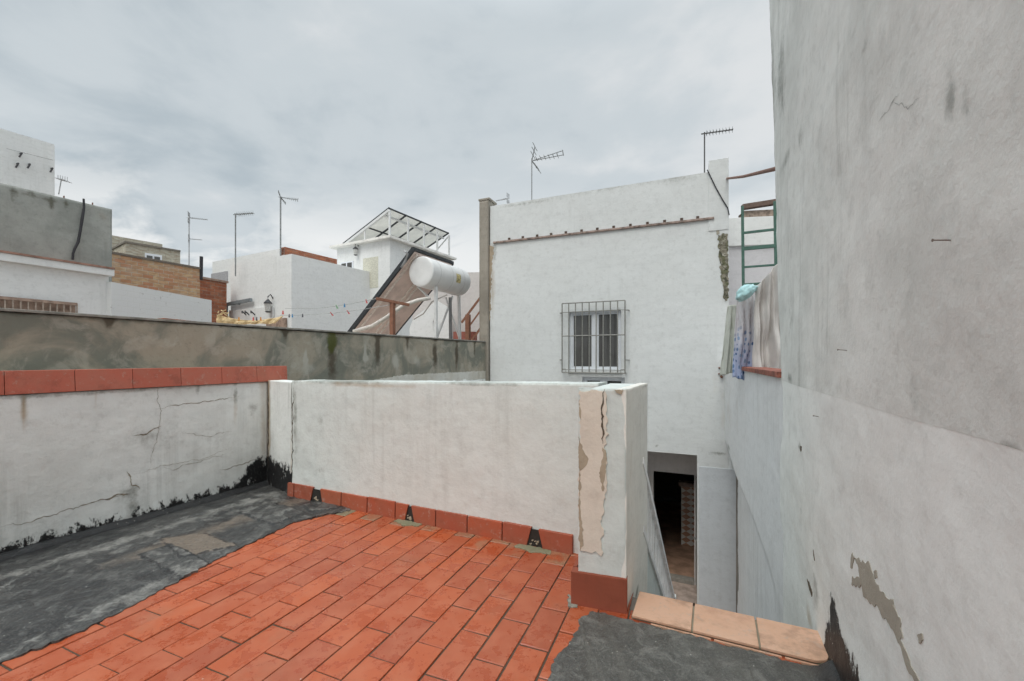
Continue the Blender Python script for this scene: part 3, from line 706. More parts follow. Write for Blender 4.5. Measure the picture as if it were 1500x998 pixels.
# corner chamfer between the left wall and the parapet
c0 = PL.P(sL_end, 0); c1 = PP.P(0, 0); dch = (c1 - c0); Lch = dch.length; dch.normalize()
PX = Plane(c0, dch, rn(dch)); dispX = wall_disp(6.1, .004)
bX = blobs(PX, [(394, 600, 3, 140, 1, .9), (393, 600, 1.5, 150, 0, .9), (427, 590, 1.2, 60, 0, .9), (427, 680, 1.5, 60, 1, .6), (410, 690, 20, 20, 0, .2)])
panel('corner_pilaster', PX, 0, Lch, -.02, zL + .015, .15, .012, WHITE, lw, lambda s, z: (*bX(s, z), max(0, min(1, .5 + (.275 - .05 * s / Lch - z) / .13))), dispX)
crack('crack', PX, [(393.5, 563), (394, 610), (392.8, 660), (393, 690)], .018, M_SEAM, lw, dispX, 5)
# tar splashed up the foot of the left wall and corner
# parapet
M_SMEAR = plaster('mossy_mortar', (.27, .25, .17), (.17, .17, .09), .1, .9, grime=(.12, .11, .07), bumpd=.008, seed=99.)
pw = thing('parapet_wall', 'white plastered parapet across the terrace with red skirting and three drain gaps', 'wall', PP.P(LP / 2, 0))
dispP = wall_disp(9.4, .006)
bP = blobs(PP, [(470, 620, 10, 30, 0, .35), (470, 690, 30, 10, 0, .3), (435, 650, 6, 60, 0, .3), (432, 600, 3, 60, 0, .5), (540, 565, 110, 4, 1, .55), (500, 560, 60, 4, 0, .6), (600, 640, 25, 60, 0, .16), (660, 590, 60, 14, 0, .25), (700, 563, 60, 3, 0, .5), (800, 650, 40, 80, 1, .16), (830, 740, 20, 30, 1, .25), (540, 700, 60, 20, 1, .14), (720, 690, 60, 40, 1, .10), (580, 600, 8, 40, 1, .14), (500, 610, 6, 40, 1, .12)])
zPt = lambda s: zP0 + (zP1 - zP0) * s / LP + .004 * noise.noise(Vector((s * 4, 0, 0))) + .002 * noise.noise(Vector((s * 23, 0, 0)))
def wearP(s, z):
    c = bP(s, z); t = zPt(s) - z; c[0] = min(1, c[0] + .35 * sst(.03, .0, t)); c[1] = min(1, c[1] + .25 * sst(.06, 0, t) * (.5 + noise.noise(Vector((s * 6, 1, 1))))); return c
panel('wall_face', PP, 0, LP + .14, -.02, zPt, .22, .017, WHITE_PAR, pw, wearP, dispP, maxdim=300)
crack('crack', PP, [(430, 561), (429.5, 600), (428.7, 640), (428.5, 700)], .008, M_SEAM, pw, dispP, 5)
# skirting tiles with gaps at the drains
def skirt_z(s): return .122 + .002 * sin(s * 9)
sk_u = [(424, 433), (434, 458, 'R'), (475, 502, 'L'), (503, 540), (541, 581), (582, 596, 'R'), (609, 640, 'L'), (641, 686), (687, 737), (738, 774, 'R'), (796, 840, 'L')]
for t in sk_u:
    u_a, u_b = t[0], t[1]; fl = t[2] if len(t) > 2 else ''
    a, b = PP.s_at(u_a), PP.s_at(u_b)
    a, b = a + .0015, b - .0015; sk_ = .022
    zt = skirt_z(a) + random.uniform(-.003, .003); o1 = .020
    ta = a + (sk_ if fl == 'L' else 0) * -1 if False else a; 
    # trapezoid: the gap is narrow at the top and wide at the floor
    A0, A1 = (a + .004, a - .030) if fl == 'L' else (a, a)
    B0, B1 = (b - .004, b + .030) if fl == 'R' else (b, b)
    fr = [PP.P(A0, -.004, o1 + .004), PP.P(B0, -.004, o1 + .004), PP.P(B1, zt, o1), PP.P(A1, zt, o1)]
    bk = [PP.P(A0, -.004, -.01), PP.P(B0, -.004, -.01), PP.P(B1, zt, -.01), PP.P(A1, zt, -.01)]
    m = MB(); m.quad(*fr); m.quad(*reversed(bk))
    for i in range(4): j = (i + 1) % 4; m.quad(bk[i], bk[j], fr[j], fr[i])
    o = m.build('skirting_tile', SKIRT, pw, bevel=.002)
    me = o.data; ca = me.color_attributes.new('wear', 'FLOAT_COLOR', 'POINT'); c = random.random()
    for i, v in enumerate(me.vertices): ca.data[i].color = (c, .0, 0, 1)
for u_a, u_b, zt in ((458, 475, .11), (595, 611, .115), (773, 797, .115)):
    a, b = PP.s_at(u_a) , PP.s_at(u_b); c = (a + b) / 2
    m = MB()
    tri = [(a - .03, -.003), (b + .03, -.003), (b + .02, zt - .001), (a - .02, zt - .001)]
    m.quad(*[PP.P(s, z, .0125) for s, z in tri]); o = m.build('drain_hole', M_DARK, pw)  # flat dark sheet painted as the shade inside the drain
    # rubble and mortar lip in the gap
    sheet('mortar_smear', [(a - .05, -.001), (b + .06, .0), (b + .07, .055), (c, .085), (a - .06, .05)], lambda x, y, off: PP.P(x, 0, y + .02) + Vector((0, 0, off)), M_SMEAR, pw, .003, .012, .012, .02, seed=u_a)
    m = MB()
    for k in range(5):
        x = c + random.uniform(-.03, .03); z = random.uniform(.01, .04); r_ = random.uniform(.007, .013); p = PP.P(x, z, .012)
        m.bar(p - Vector((r_, 0, r_ * .5)), p + Vector((r_, .004, r_ * .6)), r_, r_)
    m.build('mortar_crumb', M_REVEALP, pw, bevel=.002)

# pillar at the end of the parapet
pk = thing('wall_pillar', 'end pillar of the parapet with peeled pink plaster down its front', 'pillar', KF.P(wK / 2, 0))
dispK = wall_disp(14.2, .006)
zKt = lambda s: zK + .006 * noise.noise(Vector((s * 12, 0, 0)))
bK = blobs(KF, [(860, 568, 40, 5, 0, .6), (900, 575, 10, 10, 1, .3), (905, 640, 8, 60, 1, .12), (880, 830, 40, 10, 0, .2), (850, 700, 3, 120, 1, .5)])
s845, s916 = KF.s_at(846), KF.s_at(917)
zsk = KF.sz(880, 842)[1]
m0 = KF.s_at(847)
# front face flares a little at the foot
panel('front_face', KF, m0, wK - .002, -.02, zKt, .06, .013, WHITE_PAR, pk, bK, lambda s, z: dispK(s, z) - .004)
dispKR = wall_disp(17.7, .005)
bKR = blobs(KR, [(925, 700, 2, 120, 1, .25), (935, 780, 4, 60, 1, .2), (933, 868, 3, 8, 0, .9), (945, 566, 6, 3, 0, .6)])
panel('side_face', KR, .0, LK_, -.3, lambda s: zK - .012 * s + .003 * noise.noise(Vector((s * 12, 4, 0))), .05, .014, WHITE_KR, pk, bKR, dispKR)
# core and top
m = MB(); d1 = dK; inner = KF.P(m0 + .01, 0, -.05)
m.prism(inner, dK, wK - m0 - .03, aK, LK_ - .06, -.3, zK - .016); m.build('core', WHITE_PAR, pk)
# old plaster patch on the front
mpK = lambda a, b, off: KF.P(a, b, dispK(a, b) + off)
def kp(L): return [KF.sz(u, v) for u, v in L]
sheet('old_plaster_patch', kp([(849, 573), (885, 574), (890, 600), (887, 660), (889, 700), (884, 750), (881, 812), (868, 810), (850, 806), (849, 760), (848, 700), (850, 640)]), mpK, M_PLASTER_P, pk, .0018, .010, .012, .025, seed=2)
sheet('broken_plaster', kp([(848, 640), (855, 660), (862, 672), (858, 682), (851, 690), (850, 740), (853, 770), (855, 800), (849, 806), (848, 740), (848, 690)]), mpK, M_REVEALP, pk, .0030, .006, .010, .02, seed=4)
sheet('broken_plaster', kp([(883, 655), (888, 665), (887, 690), (884, 720), (880, 705), (878, 690), (882, 670)]), mpK, M_REVEALP, pk, .0030, .006, .008, .02, seed=6)
sheet('broken_plaster', kp([(848, 585), (851, 600), (852, 615), (849, 612)]), mpK, M_REVEALP, pk, .0030, .004, .008, .02, seed=8)
sheet('broken_plaster', kp([(900, 571), (913, 571), (911, 577), (903, 576)]), mpK, M_REVEALP, pk, .002, .004, .008, .02, seed=9)
crack('crack', KF, [(889, 571), (881, 583), (884, 610), (883, 650)], .008, M_SEAM, pk, lambda a, b: dispK(a, b) + .003, 3)
# painted skirting of the pillar
m = MB(); m.prism(KF.P(-.004, 0, .013), dK, wK + .006, -KF.n, .055, -.01, zsk)
m.prism(KF.P(-.004, 0, -.05), dK, .02, aK, LK_ * .62, -.01, zsk)
m.build('skirting', RISER, pk, bevel=.003)
m = MB()
sheet('mortar_smear', [(p.x, p.y) for p in [flr(832, 872), flr(846, 880), flr(846, 892), flr(832, 890)]], mpf, plain('pale_mortar', (.32, .31, .26), .95, 0, .3, 30), pk, .006, .008, .01, .02, seed=3)

# the salmon tiled ledge over the stair
A4 = dirA(.436)
lg = thing('stair_ledge', 'low ledge of three pale salmon tiles above the stairwell', 'ledge', slabN + dS * .4)
h_ = .022
m = MB(); m.prism(slabN + A4 * .006, dS, .86, A4, .215, -.25, h_ - .010); m.build('ledge_base', plaster('ledge_mortar', (.36, .33, .25), (.26, .24, .17), .2, .7, seed=52.), lg)
x = 0.0
for L in (.268, .268, .262):
    m = MB()
    m.prism(slabN + dS * (x + .004) - A4 * .004, dS, L - .008, A4, .235, h_ - .012, h_)
    if x > .5:   # last tile has its outer near corner cut round
        m = MB(); P0 = slabN + dS * (x + .004) - A4 * .004; Lx = L - .008
        pts = [P0, P0 + dS * (Lx - .06), P0 + dS * (Lx - .02) + A4 * .02, P0 + dS * Lx + A4 * .07, P0 + dS * Lx + A4 * .235 , P0 + A4 * .235]
        i = 0; m.v += [Vector((p.x, p.y, h_)) for p in pts] + [Vector((p.x, p.y, h_ - .012)) for p in pts]; n = len(pts)
        m.f.append(tuple(range(n))); m.uv.append([(0, 0)] * n); m.f.append(tuple(range(2 * n - 1, n - 1, -1))); m.uv.append([(0, 0)] * n)
        for i in range(n): j = (i + 1) % n; m.f.append((n + i, n + j, j, i)); m.uv.append([(0, 0)] * 4)
    m.build('ledge_tile', PINK, lg, bevel=.003)
    m = MB(); m.prism(slabN + dS * (x + .09) - A4 * .012, dS, L - .012, A4, .010, -.02, h_ - .016); m.build('edge_tile', PINK, lg, bevel=.002)
    x += L

# ================================================================ RIGHT WALL
dispR = wall_disp(21.5, .010)
tk_ = sorted([PR.sz(u, v) for u, v in [(1196, 985), (1203, 950), (1208, 925), (1213, 895), (1218, 872), (1223, 895), (1232, 930), (1242, 960), (1254, 985), (1264, 1012), (1290, 1060), (1400, 1180)]])
def tarR(s, z):
    if s < tk_[0][0] or s > tk_[-1][0]: H = .04 if s < tk_[0][0] else -.3
    else:
        for (a, za), (b, zb_) in zip(tk_, tk_[1:]):
            if a <= s <= b: H = za + (zb_ - za) * (s - a) / (b - a)
    return max(0, min(1, .5 + (H - z) / .09))
rw = thing('party_wall', 'tall party wall at right, dull grey render above and white paint below', 'wall', PR.P(0, 0))
bR1 = blobs(PR, [(1290, 900, 0.1, 0.1, 0, 0), (1185, 850, 10, 60, 0, .25), (1215, 800, 30, 80, 0, .12), (1175, 800, 20, 90, 1, .25), (1195, 870, 6, 30, 0, .5), (1185, 905, 8, 20, 1, .6), (1172, 655, 3, 6, 0, .8), (1173, 760, 4, 40, 0, .3), (1345, 935, 10, 14, 0, .5), (1330, 690, 60, 50, 1, .08), (1400, 750, 80, 90, 1, .08), (1160, 700, 6, 140, 1, .16), (1300, 600, 200, 10, 0, .05)])
panel('lower_render', PR, -4.2, sR_end + .02, -.05, lambda s: zR + .010 * noise.noise(Vector((s * 1.3, 2, 0))), .20, .022, WHITE_R, rw, lambda s, z: (*bR1(s, z), tarR(s, z)), dispR, maxdim=330, sharp=True)
panel('lower_render', PR, .02, sR_end + .02, ZP, -.048, .20, .05, WHITE_R, rw, bR1, dispR, sharp=True)
lean = PR.s_at(1131) - sR_end
bR2 = blobs(PR, [(1160, 60, 10, 90, 0, .7), (1145, 60, 6, 120, 0, .6), (1140, 120, 6, 60, 1, .9), (1185, 170, 5, 30, 0, .6), (1162, 210, 10, 16, 0, .6), (1290, 30, 16, 20, 0, .4), (1420, 120, 16, 60, 0, .65), (1450, 110, 10, 50, 0, .5), (1345, 220, 24, 16, 0, .35), (1165, 330, 4, 60, 0, .35), (1160, 470, 6, 40, 0, .4), (1158, 555, 5, 10, 0, .8), (1310, 150, 20, 40, 0, .2), (1360, 600, 30, 18, 0, .3), (1480, 655, 30, 10, 0, .7), (1430, 550, 30, 60, 0, .2), (1300, 300, 60, 80, 2, .0), (1215, 120, 20, 120, 1, .15), (1250, 60, 30, 50, 0, .25), (1420, 300, 40, 40, 0, .18), (1340, 560, 20, 60, 0, .3)])
# upper render as its own sheet, far edge leaning slightly
zRu = zR + .012
def upP(s, z): return s + (lean * sst(0, 1, 0) if False else 0)
class LeanPlane(Plane):
    def P(self, s, z, off=0.0):
        t = max(0, (s + 4.2) / (sR_end + 4.2)); return Plane.P(self, s + lean * t * max(0, z - zRu) / 2.35, z, off)
PRu = LeanPlane(PR.p, PR.d, PR.n)
panel('upper_render', PRu, -4.2, sR_end + .005, lambda s: zR + .010 * noise.noise(Vector((s * 1.3, 2, 0))), 5.6, .20, .026, GREY_R, rw, bR2, lambda s, z: dispR(s, z) + .0006, maxdim=330, sharp=True)
mpR = lambda a, b, off: PR.P(a, b, dispR(a, b) + off)
def rp(L): return [PR.sz(u, v) for u, v in L]
M_PEEL = plaster('exposed_cement_patch', (.40, .37, .31), (.31, .285, .235), .2, .7, seed=55.)
sheet('peeled_patch', rp([(1250, 812), (1264, 822), (1275, 822), (1282, 850), (1300, 875), (1318, 905), (1323, 935), (1316, 940), (1302, 915), (1285, 890), (1268, 875), (1266, 862), (1250, 856), (1252, 845), (1263, 848), (1262, 832)]), mpR, M_PEEL, rw, .002, .010, .010, .02, seed=2)
sheet('peeled_patch', rp([(1314, 932), (1322, 940), (1330, 960), (1345, 1000), (1338, 1000), (1324, 965)]), mpR, M_PEEL, rw, .002, .006, .010, .02, seed=7)
for k, L in enumerate([[(1281, 838), (1285, 836), (1286, 846), (1283, 848)], [(1302, 880), (1309, 878), (1308, 897), (1303, 893)], [(1343, 930), (1350, 928), (1352, 938), (1346, 942)], [(1254, 815), (1250, 812), (1249, 832), (1252, 834)], [(1181, 848), (1184, 852), (1189, 868), (1188, 874), (1184, 862)], [(1193, 806), (1194, 812), (1194, 822), (1193, 815)], [(1173, 654), (1175, 654), (1175, 660), (1173, 661)]]):
    sheet('chipped_spot', rp(L), mpR, M_PEEL if k < 4 else plain('dark_chip', (.13, .10, .07), .9), rw, .002, .004, .006, .02, seed=k + 20)
crack('crack', PRu, [(1330, 112), (1355, 130), (1372, 112)], .002, M_HAIR, rw, dispR, 2)
crack('crack', PRu, [(1306, 150), (1325, 128), (1340, 108)], .002, M_HAIR, rw, dispR, 4)
# nails driven into the wall
def nail(u, v, L, dz=0.02):
    s, z = PR.sz(u, v); a = PR.P(s, z, dispR(s, z) - .01); b = PR.P(s - .0, z + dz * .2, dispR(s, z) + L); m = MB(); m.tube([a, b], .0014, 6); m.tube([b, b + (b - a).normalized() * .002], .0032, 8)
    tag(m.build('wall_nail', plain('dull_nail_steel', (.20, .165, .14), .7), None), NL.pop(0), 'nail', 'nails in the right wall')
NL = ['long rusty nail sticking out high on the grey right wall', 'rusty nail just above the paint line on the grey right wall', 'small rusty nail in the white paint below the paint line']
nail(1402, 352, .028); nail(1240, 514, .026); nail(1200, 611, .018)
# tar peak climbing the foot of the right wall
# lower neighbour side wall running on to the facade
fc = PF.P(sF1, 0); p3 = PR.P(sR_end, 0); dN = (fc - p3); LN = dN.length; dN.normalize(); PN = Plane(p3, dN, Vector((-dN.y, dN.x, 0)))
zN = PR.sz(1143, 551)[1]
swl = thing('side_wall', 'long white side wall between the party wall and the barred window house, red capping on top', 'wall', p3)
dispN = wall_disp(25.1, .010)
fu = PF.P(PF.s_at(1062), 0); dM = fu - p3; LM = dM.length; dM.normalize(); PM = Plane(p3, dM, Vector((-dM.y, dM.x, 0)))
diag = [(LM + .01, PM.sz(1064, 652)[1]), (PM.s_at(1068), PM.sz(1068, 668)[1]), (PM.s_at(1076), PM.sz(1076, 694)[1]), (PM.s_at(1107), PM.sz(1107, 774)[1]), (PM.s_at(1130), PM.sz(1130, 837)[1]), (0, PM.sz(1146, 905)[1])]
def zdiag(s):
    P_ = sorted(diag)
    for (a, za), (b, zb) in zip(P_, P_[1:]):
        if a <= s <= b: return za + (zb - za) * (s - a) / (b - a)
    return P_[0][1] if s < P_[0][0] else P_[-1][1]
bM = blobs(PM, [(1080, 600, 3, 80, 1, .3), (1146, 620, 1.5, 80, 0, .35), (1068, 600, 5, 60, 1, .3), (1067, 655, 3, 5, 0, .7), (1100, 590, 3, 60, 0, .2), (1112, 600, 2, 60, 1, .25), (1130, 590, 2, 50, 1, .2), (1150, 700, 5, 130, 1, .2)])
WHITE_ST = plaster('rain_streaked_white', (.76, .775, .78), (.70, .70, .69), .24, .3, bumpd=.003, seed=60., speck=.3)
def offN(s, z):
    p = PN.P(s, 0); k = (p - PM.p).dot(PM.n); zd = zdiag(s)      # the upper skin stands proud of the lower one
    return .6 * dispN(s, z) + (-k) * sst(zd - .10, zd + .03, z)
panel('wall_face', PN, -.05, LN, ZP, zN, .18, .05, WHITE_ST, swl, bM, offN, zstep=.035, sharp=True)
m = MB(); sA, sB = PM.s_at(1086), .0
m.prism(PM.P(sB, 0, .025), PM.d, sA - sB, -PM.n, .20, zN - .01, zN + .03); m.build('capping', plain('red_capping', (.36, .13, .09), .8, 0, .3, 14), swl, bevel=.004)
# rusty stub of iron in the corner by the facade
m = MB(); s_, z_ = PF.sz(1057, 545)
for k in range(7): m.tube([PF.P(s_ + random.uniform(-.05, .06), z_ + .05 * (k - 3) * .6, .0), PF.P(s_ + random.uniform(-.05, .06), z_ + .05 * (k - 3) * .6 + random.uniform(-.03, .05), .06)], .012, 6)
tag(m.build('rusted_bracket', M_RUST), 'crumbled black rusty bracket on the facade under the pale sheet', 'bracket')

# ================================================================ CEMENT WALL BEHIND THE COPING
cw = thing('cement_wall', 'stained grey cement wall running from the left edge to the barred window house', 'wall', PC.P(LC / 2, 0))
dispC = wall_disp(30.3, .008); scop = PC.s_at(424)
items = [(160, 470, 10, 12, 0, .5), (160, 465, 6, 20, 0, .5), (418, 480, 4, 22, 0, .85), (418, 480, 8, 20, 0, .3), (487, 500, 9, 22, 1, 1.0), (487, 535, 9, 40, 0, .75), (495, 500, 18, 20, 0, .3), (553, 505, 4, 26, 0, .9), (553, 520, 8, 30, 0, .3), (597, 505, 3, 14, 0, .8), (637, 520, 4, 26, 0, .95), (669, 520, 3, 26, 0, .95), (695, 510, 2, 16, 0, .7), (324, 473, 3, 6, 0, .6), (448, 520, 3, 16, 2, .9), (449, 528, 4, 4, 2, .8), (455, 540, 26, 12, 2, .5), (535, 515, 3, 14, 2, .9), (535, 525, 6, 6, 2, .7), (540, 545, 16, 10, 2, .4), (579, 530, 8, 14, 2, .8), (613, 530, 8, 14, 2, .7), (650, 532, 5, 16, 2, .5), (685, 525, 6, 12, 2, .3), (250, 500, 50, 16, 2, .35), (120, 480, 40, 14, 2, .28), (320, 500, 26, 20, 2, .3), (150, 520, 60, 26, 0, .12), (430, 540, 40, 10, 2, .2)]
bC = blobs(PC, items)
def wearC(s, z):
    c = bC(s, z); c[0] = min(1, c[0] + .5 * sst(zC - .05, zC, z)); return c
s_f0, s_f1 = PC.s_at(480), PC.s_at(600)
def zft(s): return .90 + .108 * sst(s_f0, s_f1, s) + .012 * noise.noise(Vector((s * 6, 0, 3))) * sst(s_f0, s_f1, s) 
panel('cement_face', PC, -4.5, LC, lambda s: .88, lambda s: zC + .006 * noise.noise(Vector((s * .9, 0, 0))), .16, .022, CEMENT, cw, wearC, dispC, maxdim=520)
def zlow(s): return 1.004 + .0 * s
bC2 = blobs(PC, [(540, 556, 120, 4, 1, .5), (620, 545, 60, 3, 1, .4)])
panel('whitewashed_foot', PC, -4.5, LC, ZP, .875, .155, .06, WHITE, cw, None, lambda s, z: .002, maxdim=300)
# ragged top edge of the whitewash over the cement
L_ = []
sA = PC.s_at(470)
for k in range(40):
    s = sA + (LC - .02 - sA) * k / 39; L_.append((s, zft(s)))
sheet('whitewash_edge', [(sA, .86), *L_, (LC - .02, .86)], lambda a, b, off: PC.P(a, b, dispC(a, b) + off), WHITE_E, cw, .002, .010, .010, .03, seed=1)
m = MB(); m.prism(PC.P(-4.5, 0, .012), PC.d, LC + 4.45, -PC.n, .185, zC + .006, zC + .026); m.build('mortar_cap', plain('mortar_cap_grey', (.30, .29, .26), .9, 0, .2, 12), cw, bevel=.004)

# ================================================================ HOUSE WITH THE BARRED WINDOW
hs = thing('white_house', 'white rear house with barred window, roof ledge and a dark doorway at patio level', 'house', PF.P(2, ZP))
sW0, zW1 = PF.sz(826, 446); sW1, _ = PF.sz(917, 441); _, zW0 = PF.sz(870, 546)
sG0 = PF.s_at(833); sG1 = PF.s_at(910); zG1 = PF.sz(870, 455)[1]; zG0 = PF.sz(870, 543)[1]
sD0 = PF.s_at(925); sD1, zD1 = PF.sz(1021, 667)
sV0, sV1, zV1, zV0 = PF.s_at(853), PF.s_at(915), PF.sz(884, 552.5)[1], PF.sz(884, 612)[1]
holes = [(sG0, sG1, zG0, zG1), (sD0, sD1, ZP, zD1), (sV0, sV1, zV0, zV1)]
dispF = wall_disp(35.7, .006)
def dF(s, z):
    return dispF(s, z)
bF = blobs(PF, [(760, 300, 60, 4, 0, .4), (900, 275, 130, 4, 0, .4), (870, 300, 160, 20, 0, .18), (1000, 262, 40, 8, 0, .3), (740, 340, 14, 10, 1, .2), (1045, 400, 10, 60, 0, .25), (1046, 560, 10, 120, 1, .22), (1060, 520, 8, 60, 0, .2), (722, 420, 4, 80, 1, .6), (724, 370, 5, 20, 0, .6), (1060, 600, 6, 40, 1, .35), (963, 652, 3, 2, 0, .8), (1045, 663, 10, 3, 0, .6), (1060, 665, 10, 3, 0, .6), (940, 560, 16, 6, 0, .15), (840, 380, 60, 30, 0, .08), (1035, 740, 12, 60, 0, .1)])
sE = PF.s_at(1067.5); zE = PF.sz(1067, 448)[1]
panel('wall', PF, sF0, sE, ZP, zF, .18, .05, WHITE_BL, hs, bF, dF, holes=holes, maxdim=300, sharp=True)
panel('wall', PF, sE, sF1 + .02, ZP, zE, .18, .05, WHITE_BL, hs, bF, dF)
def reveal(name, pl, h, depth, mat, parent, sides='LRTB', back_mat=None):
    s0, s1, z0, z1 = h; m = MB(); i = .003
    P = lambda s, z, o: pl.P(s, z, o)
    if 'L' in sides: m.quad(P(s0, z0, i), P(s0, z0, -depth), P(s0, z1, -depth), P(s0, z1, i))
    if 'R' in sides: m.quad(P(s1, z0, -depth), P(s1, z0, i), P(s1, z1, i), P(s1, z1, -depth))
    if 'T' in sides: m.quad(P(s0, z1, -depth), P(s1, z1, -depth), P(s1, z1, i), P(s0, z1, i))
    if 'B' in sides: m.quad(P(s0, z0, i), P(s1, z0, i), P(s1, z0, -depth), P(s0, z0, -depth))
    return m.build(name, mat, parent)
reveal('reveal', PF, holes[0], .10, WHITE_BL, hs); reveal('reveal', PF, holes[2], .10, WHITE_BL, hs)
def window(h, dep, parent, pane_cols):
    s0, s1, z0, z1 = h; w_ = .045
    m = MB(); o = -dep + .03
    def fb(a0, a1, b0, b1, oo=o, t=.05): m.prism(PF.P(a0, 0, oo), PF.d, a1 - a0, -PF.n, t, b0, b1)
    fb(s0, s1, z1 - w_, z1); fb(s0, s1, z0, z0 + w_); fb(s0, s0 + w_, z0 + w_, z1 - w_); fb(s1 - w_, s1, z0 + w_, z1 - w_)
    mid_ = (s0 + s1) / 2 - .005; fb(mid_ - .04, mid_ + .04, z0 + w_, z1 - w_)
    f = m.build('window', M_UPVC, parent, bevel=.002)
    for a, b in ((s0 + w_, mid_ - .04), (mid_ + .04, s1 - w_)):
        m = MB(); e_ = .022
        def f2(a0, a1, b0, b1): m.prism(PF.P(a0, 0, o - .012), PF.d, a1 - a0, -PF.n, .03, b0, b1)
        A0, A1, B0, B1 = a + .001, b - .001, z0 + w_ + .001, z1 - w_ - .001
        f2(A0, A1, B1 - e_, B1); f2(A0, A1, B0, B0 + e_); f2(A0, A0 + e_, B0 + e_, B1 - e_); f2(A1 - e_, A1, B0 + e_, B1 - e_)
        m.build('sash', M_UPVC, f, bevel=.002)
        m = MB(); m.prism(PF.P(A0 + .01, 0, o - .03), PF.d, A1 - A0 - .02, -PF.n, .006, B0 + .01, B1 - .01); m.build('pane', M_GLASS, f)
    return f
window(holes[0], .10, hs, 2); window(holes[2], .10, hs, 2)
m = MB(); m.prism(PF.P(sG0 - .02, 0, .035), PF.d, sG1 - sG0 + .04, -PF.n, .12, zG0 - .03, zG0 - .002); m.build('window_sill', WHITE_BL, hs, bevel=.004)
# window grille standing off the wall
m = MB(); o = .11
def hb(z, a=sW0, b=sW1, t=.022): m.tube([PF.P(a, z, o), PF.P(b, z, o)], t / 2, 6)
hb(zW1); hb(zW0); hb(PF.sz(870, 492)[1]); hb(PF.sz(870, 457)[1], t=.014); hb(zW0 + .05, t=.014)
nb = 9
for k in range(nb + 1):
    s = sW0 + (sW1 - sW0) * k / nb; m.tube([PF.P(s, zW0, o), PF.P(s, zW1, o)], .0105 if 0 < k < nb else .012, 6)
for s in (sW0, sW1):
    for z in (zW1 - .16, zW0 + .22): sg = -1 if s == sW0 else 1; m.tube([PF.P(s, z, o), PF.P(s + sg * .05, z, .07), PF.P(s + sg * .05, z, -.02)], .009, 6)
for s, sg in ((sW0, 1), (sW1, -1)):
    for z, zg in ((zW0, 1),): m.tube([PF.P(s, z, o), PF.P(s, z, 0)], .008, 6); m.tube([PF.P(s + sg * .07, z, o), PF.P(s + sg * .07, z + zg * .06, o), PF.P(s, z + zg * .06, o)], .006, 6)
m.build('window_grille', M_GRILLE, hs)
# ledge with dark blocks standing in for the shade of small holes
sLa, zLa = PF.sz(723, 356); sLb, zLb = PF.sz(1046, 320)
m = MB(); m.bar(PF.P(sLa, zLa, .01), PF.P(sLb, zLb, .01), .05, .034); m.build('roof_ledge', M_LEDGE, hs, bevel=.006)
for u in (746, 766, 787, 807.5, 829, 852, 875, 899, 923.5, 948.5, 973.5, 998.5, 1022):
    s = PF.s_at(u); t = (s - sLa) / (sLb - sLa); z = zLa + (zLb - zLa) * t + .036
    m = MB(); m.prism(PF.P(s - .022, 0, .016), PF.d, .044, -PF.n, .06, z - .016, z + .026); m.build('beam_end', plain('beam_end_dark', (.10, .07, .055), .9) if u == 746 else bpy.data.materials['beam_end_dark'], hs, bevel=.004)
# parapet cap and chimney-like pier on the right
sQ0, sQ1 = PF.s_at(1038), PF.s_at(1066); zQ1 = PF.sz(1050, 234)[1]; zQ0 = PF.sz(1050, 320)[1]
m = MB(); m.prism(PF.P(sQ0, 0, .012), PF.d, sE - sQ0 - .002, -PF.n, .30, PF.sz(1050, 338)[1], zQ1); m.build('roof_pier', WHITE_BL, hs, bevel=.006)
pts = [PF.P(*PF.sz(u, v), .026) for u, v in [(1036, 250), (1039, 256), (1048, 275), (1058, 293), (1066, 306), (1068, 316)]]
m = MB(); m.tube(pts, .008, 6); m.build('cable', M_PIPE, hs)
mpF = lambda a, b, off: PF.P(a, b, dF(a, b) + off)
def fp(L): return [PF.sz(u, v) for u, v in L]
sheet('crumbled_render', fp([(1052, 345), (1066, 343), (1067, 400), (1067, 440), (1062, 444), (1060, 425), (1056, 400), (1053, 372)]), mpF, M_MOSS, hs, .003, .018, .02, .02, lift=lambda a, b: .015 * abs(fbm(a * 9, b * 9, 2, 4)), seed=3)
sheet('crumbled_render', fp([(1046, 322), (1055, 326), (1054, 342), (1050, 345)]), mpF, M_PEEL, hs, .006, .02, .02, .03, seed=5)
sheet('crumbled_render', fp([(716, 358), (724, 362), (721, 380), (719, 420), (718, 470), (714, 470)]), mpF, M_REVEALP, hs, .006, .02, .02, .03, seed=8)
m = MB(); m.prism(PF.P(PF.s_at(1024), 0, .012), PF.d, sF1 - PF.s_at(1024) + .02, -PF.n, .05, ZP, PF.sz(1045, 685)[1]); m.build('painted_panel', plaster('cool_grey_white_paint', (.60, .63, .66), (.56, .58, .60), .08, .2, seed=70.), hs, bevel=.004)
# remaining shell: side walls, roof, back
m = MB(); nb_ = -PF.n
m.prism(PF.P(sF0, 0, -.18), PF.d, .2, nb_, 6, ZP, zF - .3); m.prism(PF.P(sF1 - .2, 0, -.18), PF.d, .2, nb_, 6, ZP, min(zE, zN - .26))
m.prism(PF.P(sQ1 - .2, 0, -.18), PF.d, .2, nb_, 6, zN - .26, zF - .3)
m.prism(PF.P(sF0 + .2, 0, -5.98), PF.d, sF1 - sF0 - .4, nb_, .2, ZP, zF - .3); m.prism(PF.P(sF0 + .2, 0, -.18), PF.d, sQ1 - sF0 - .4, nb_, 5.8, zF - .9, zF - .7)
m.prism(PF.P(sF0 + .2, 0, -.25), PF.d, sF1 - sF0 - .4, nb_, 5.7, 0, .15)
m.build('rear_shell', WHITE_BL, hs)
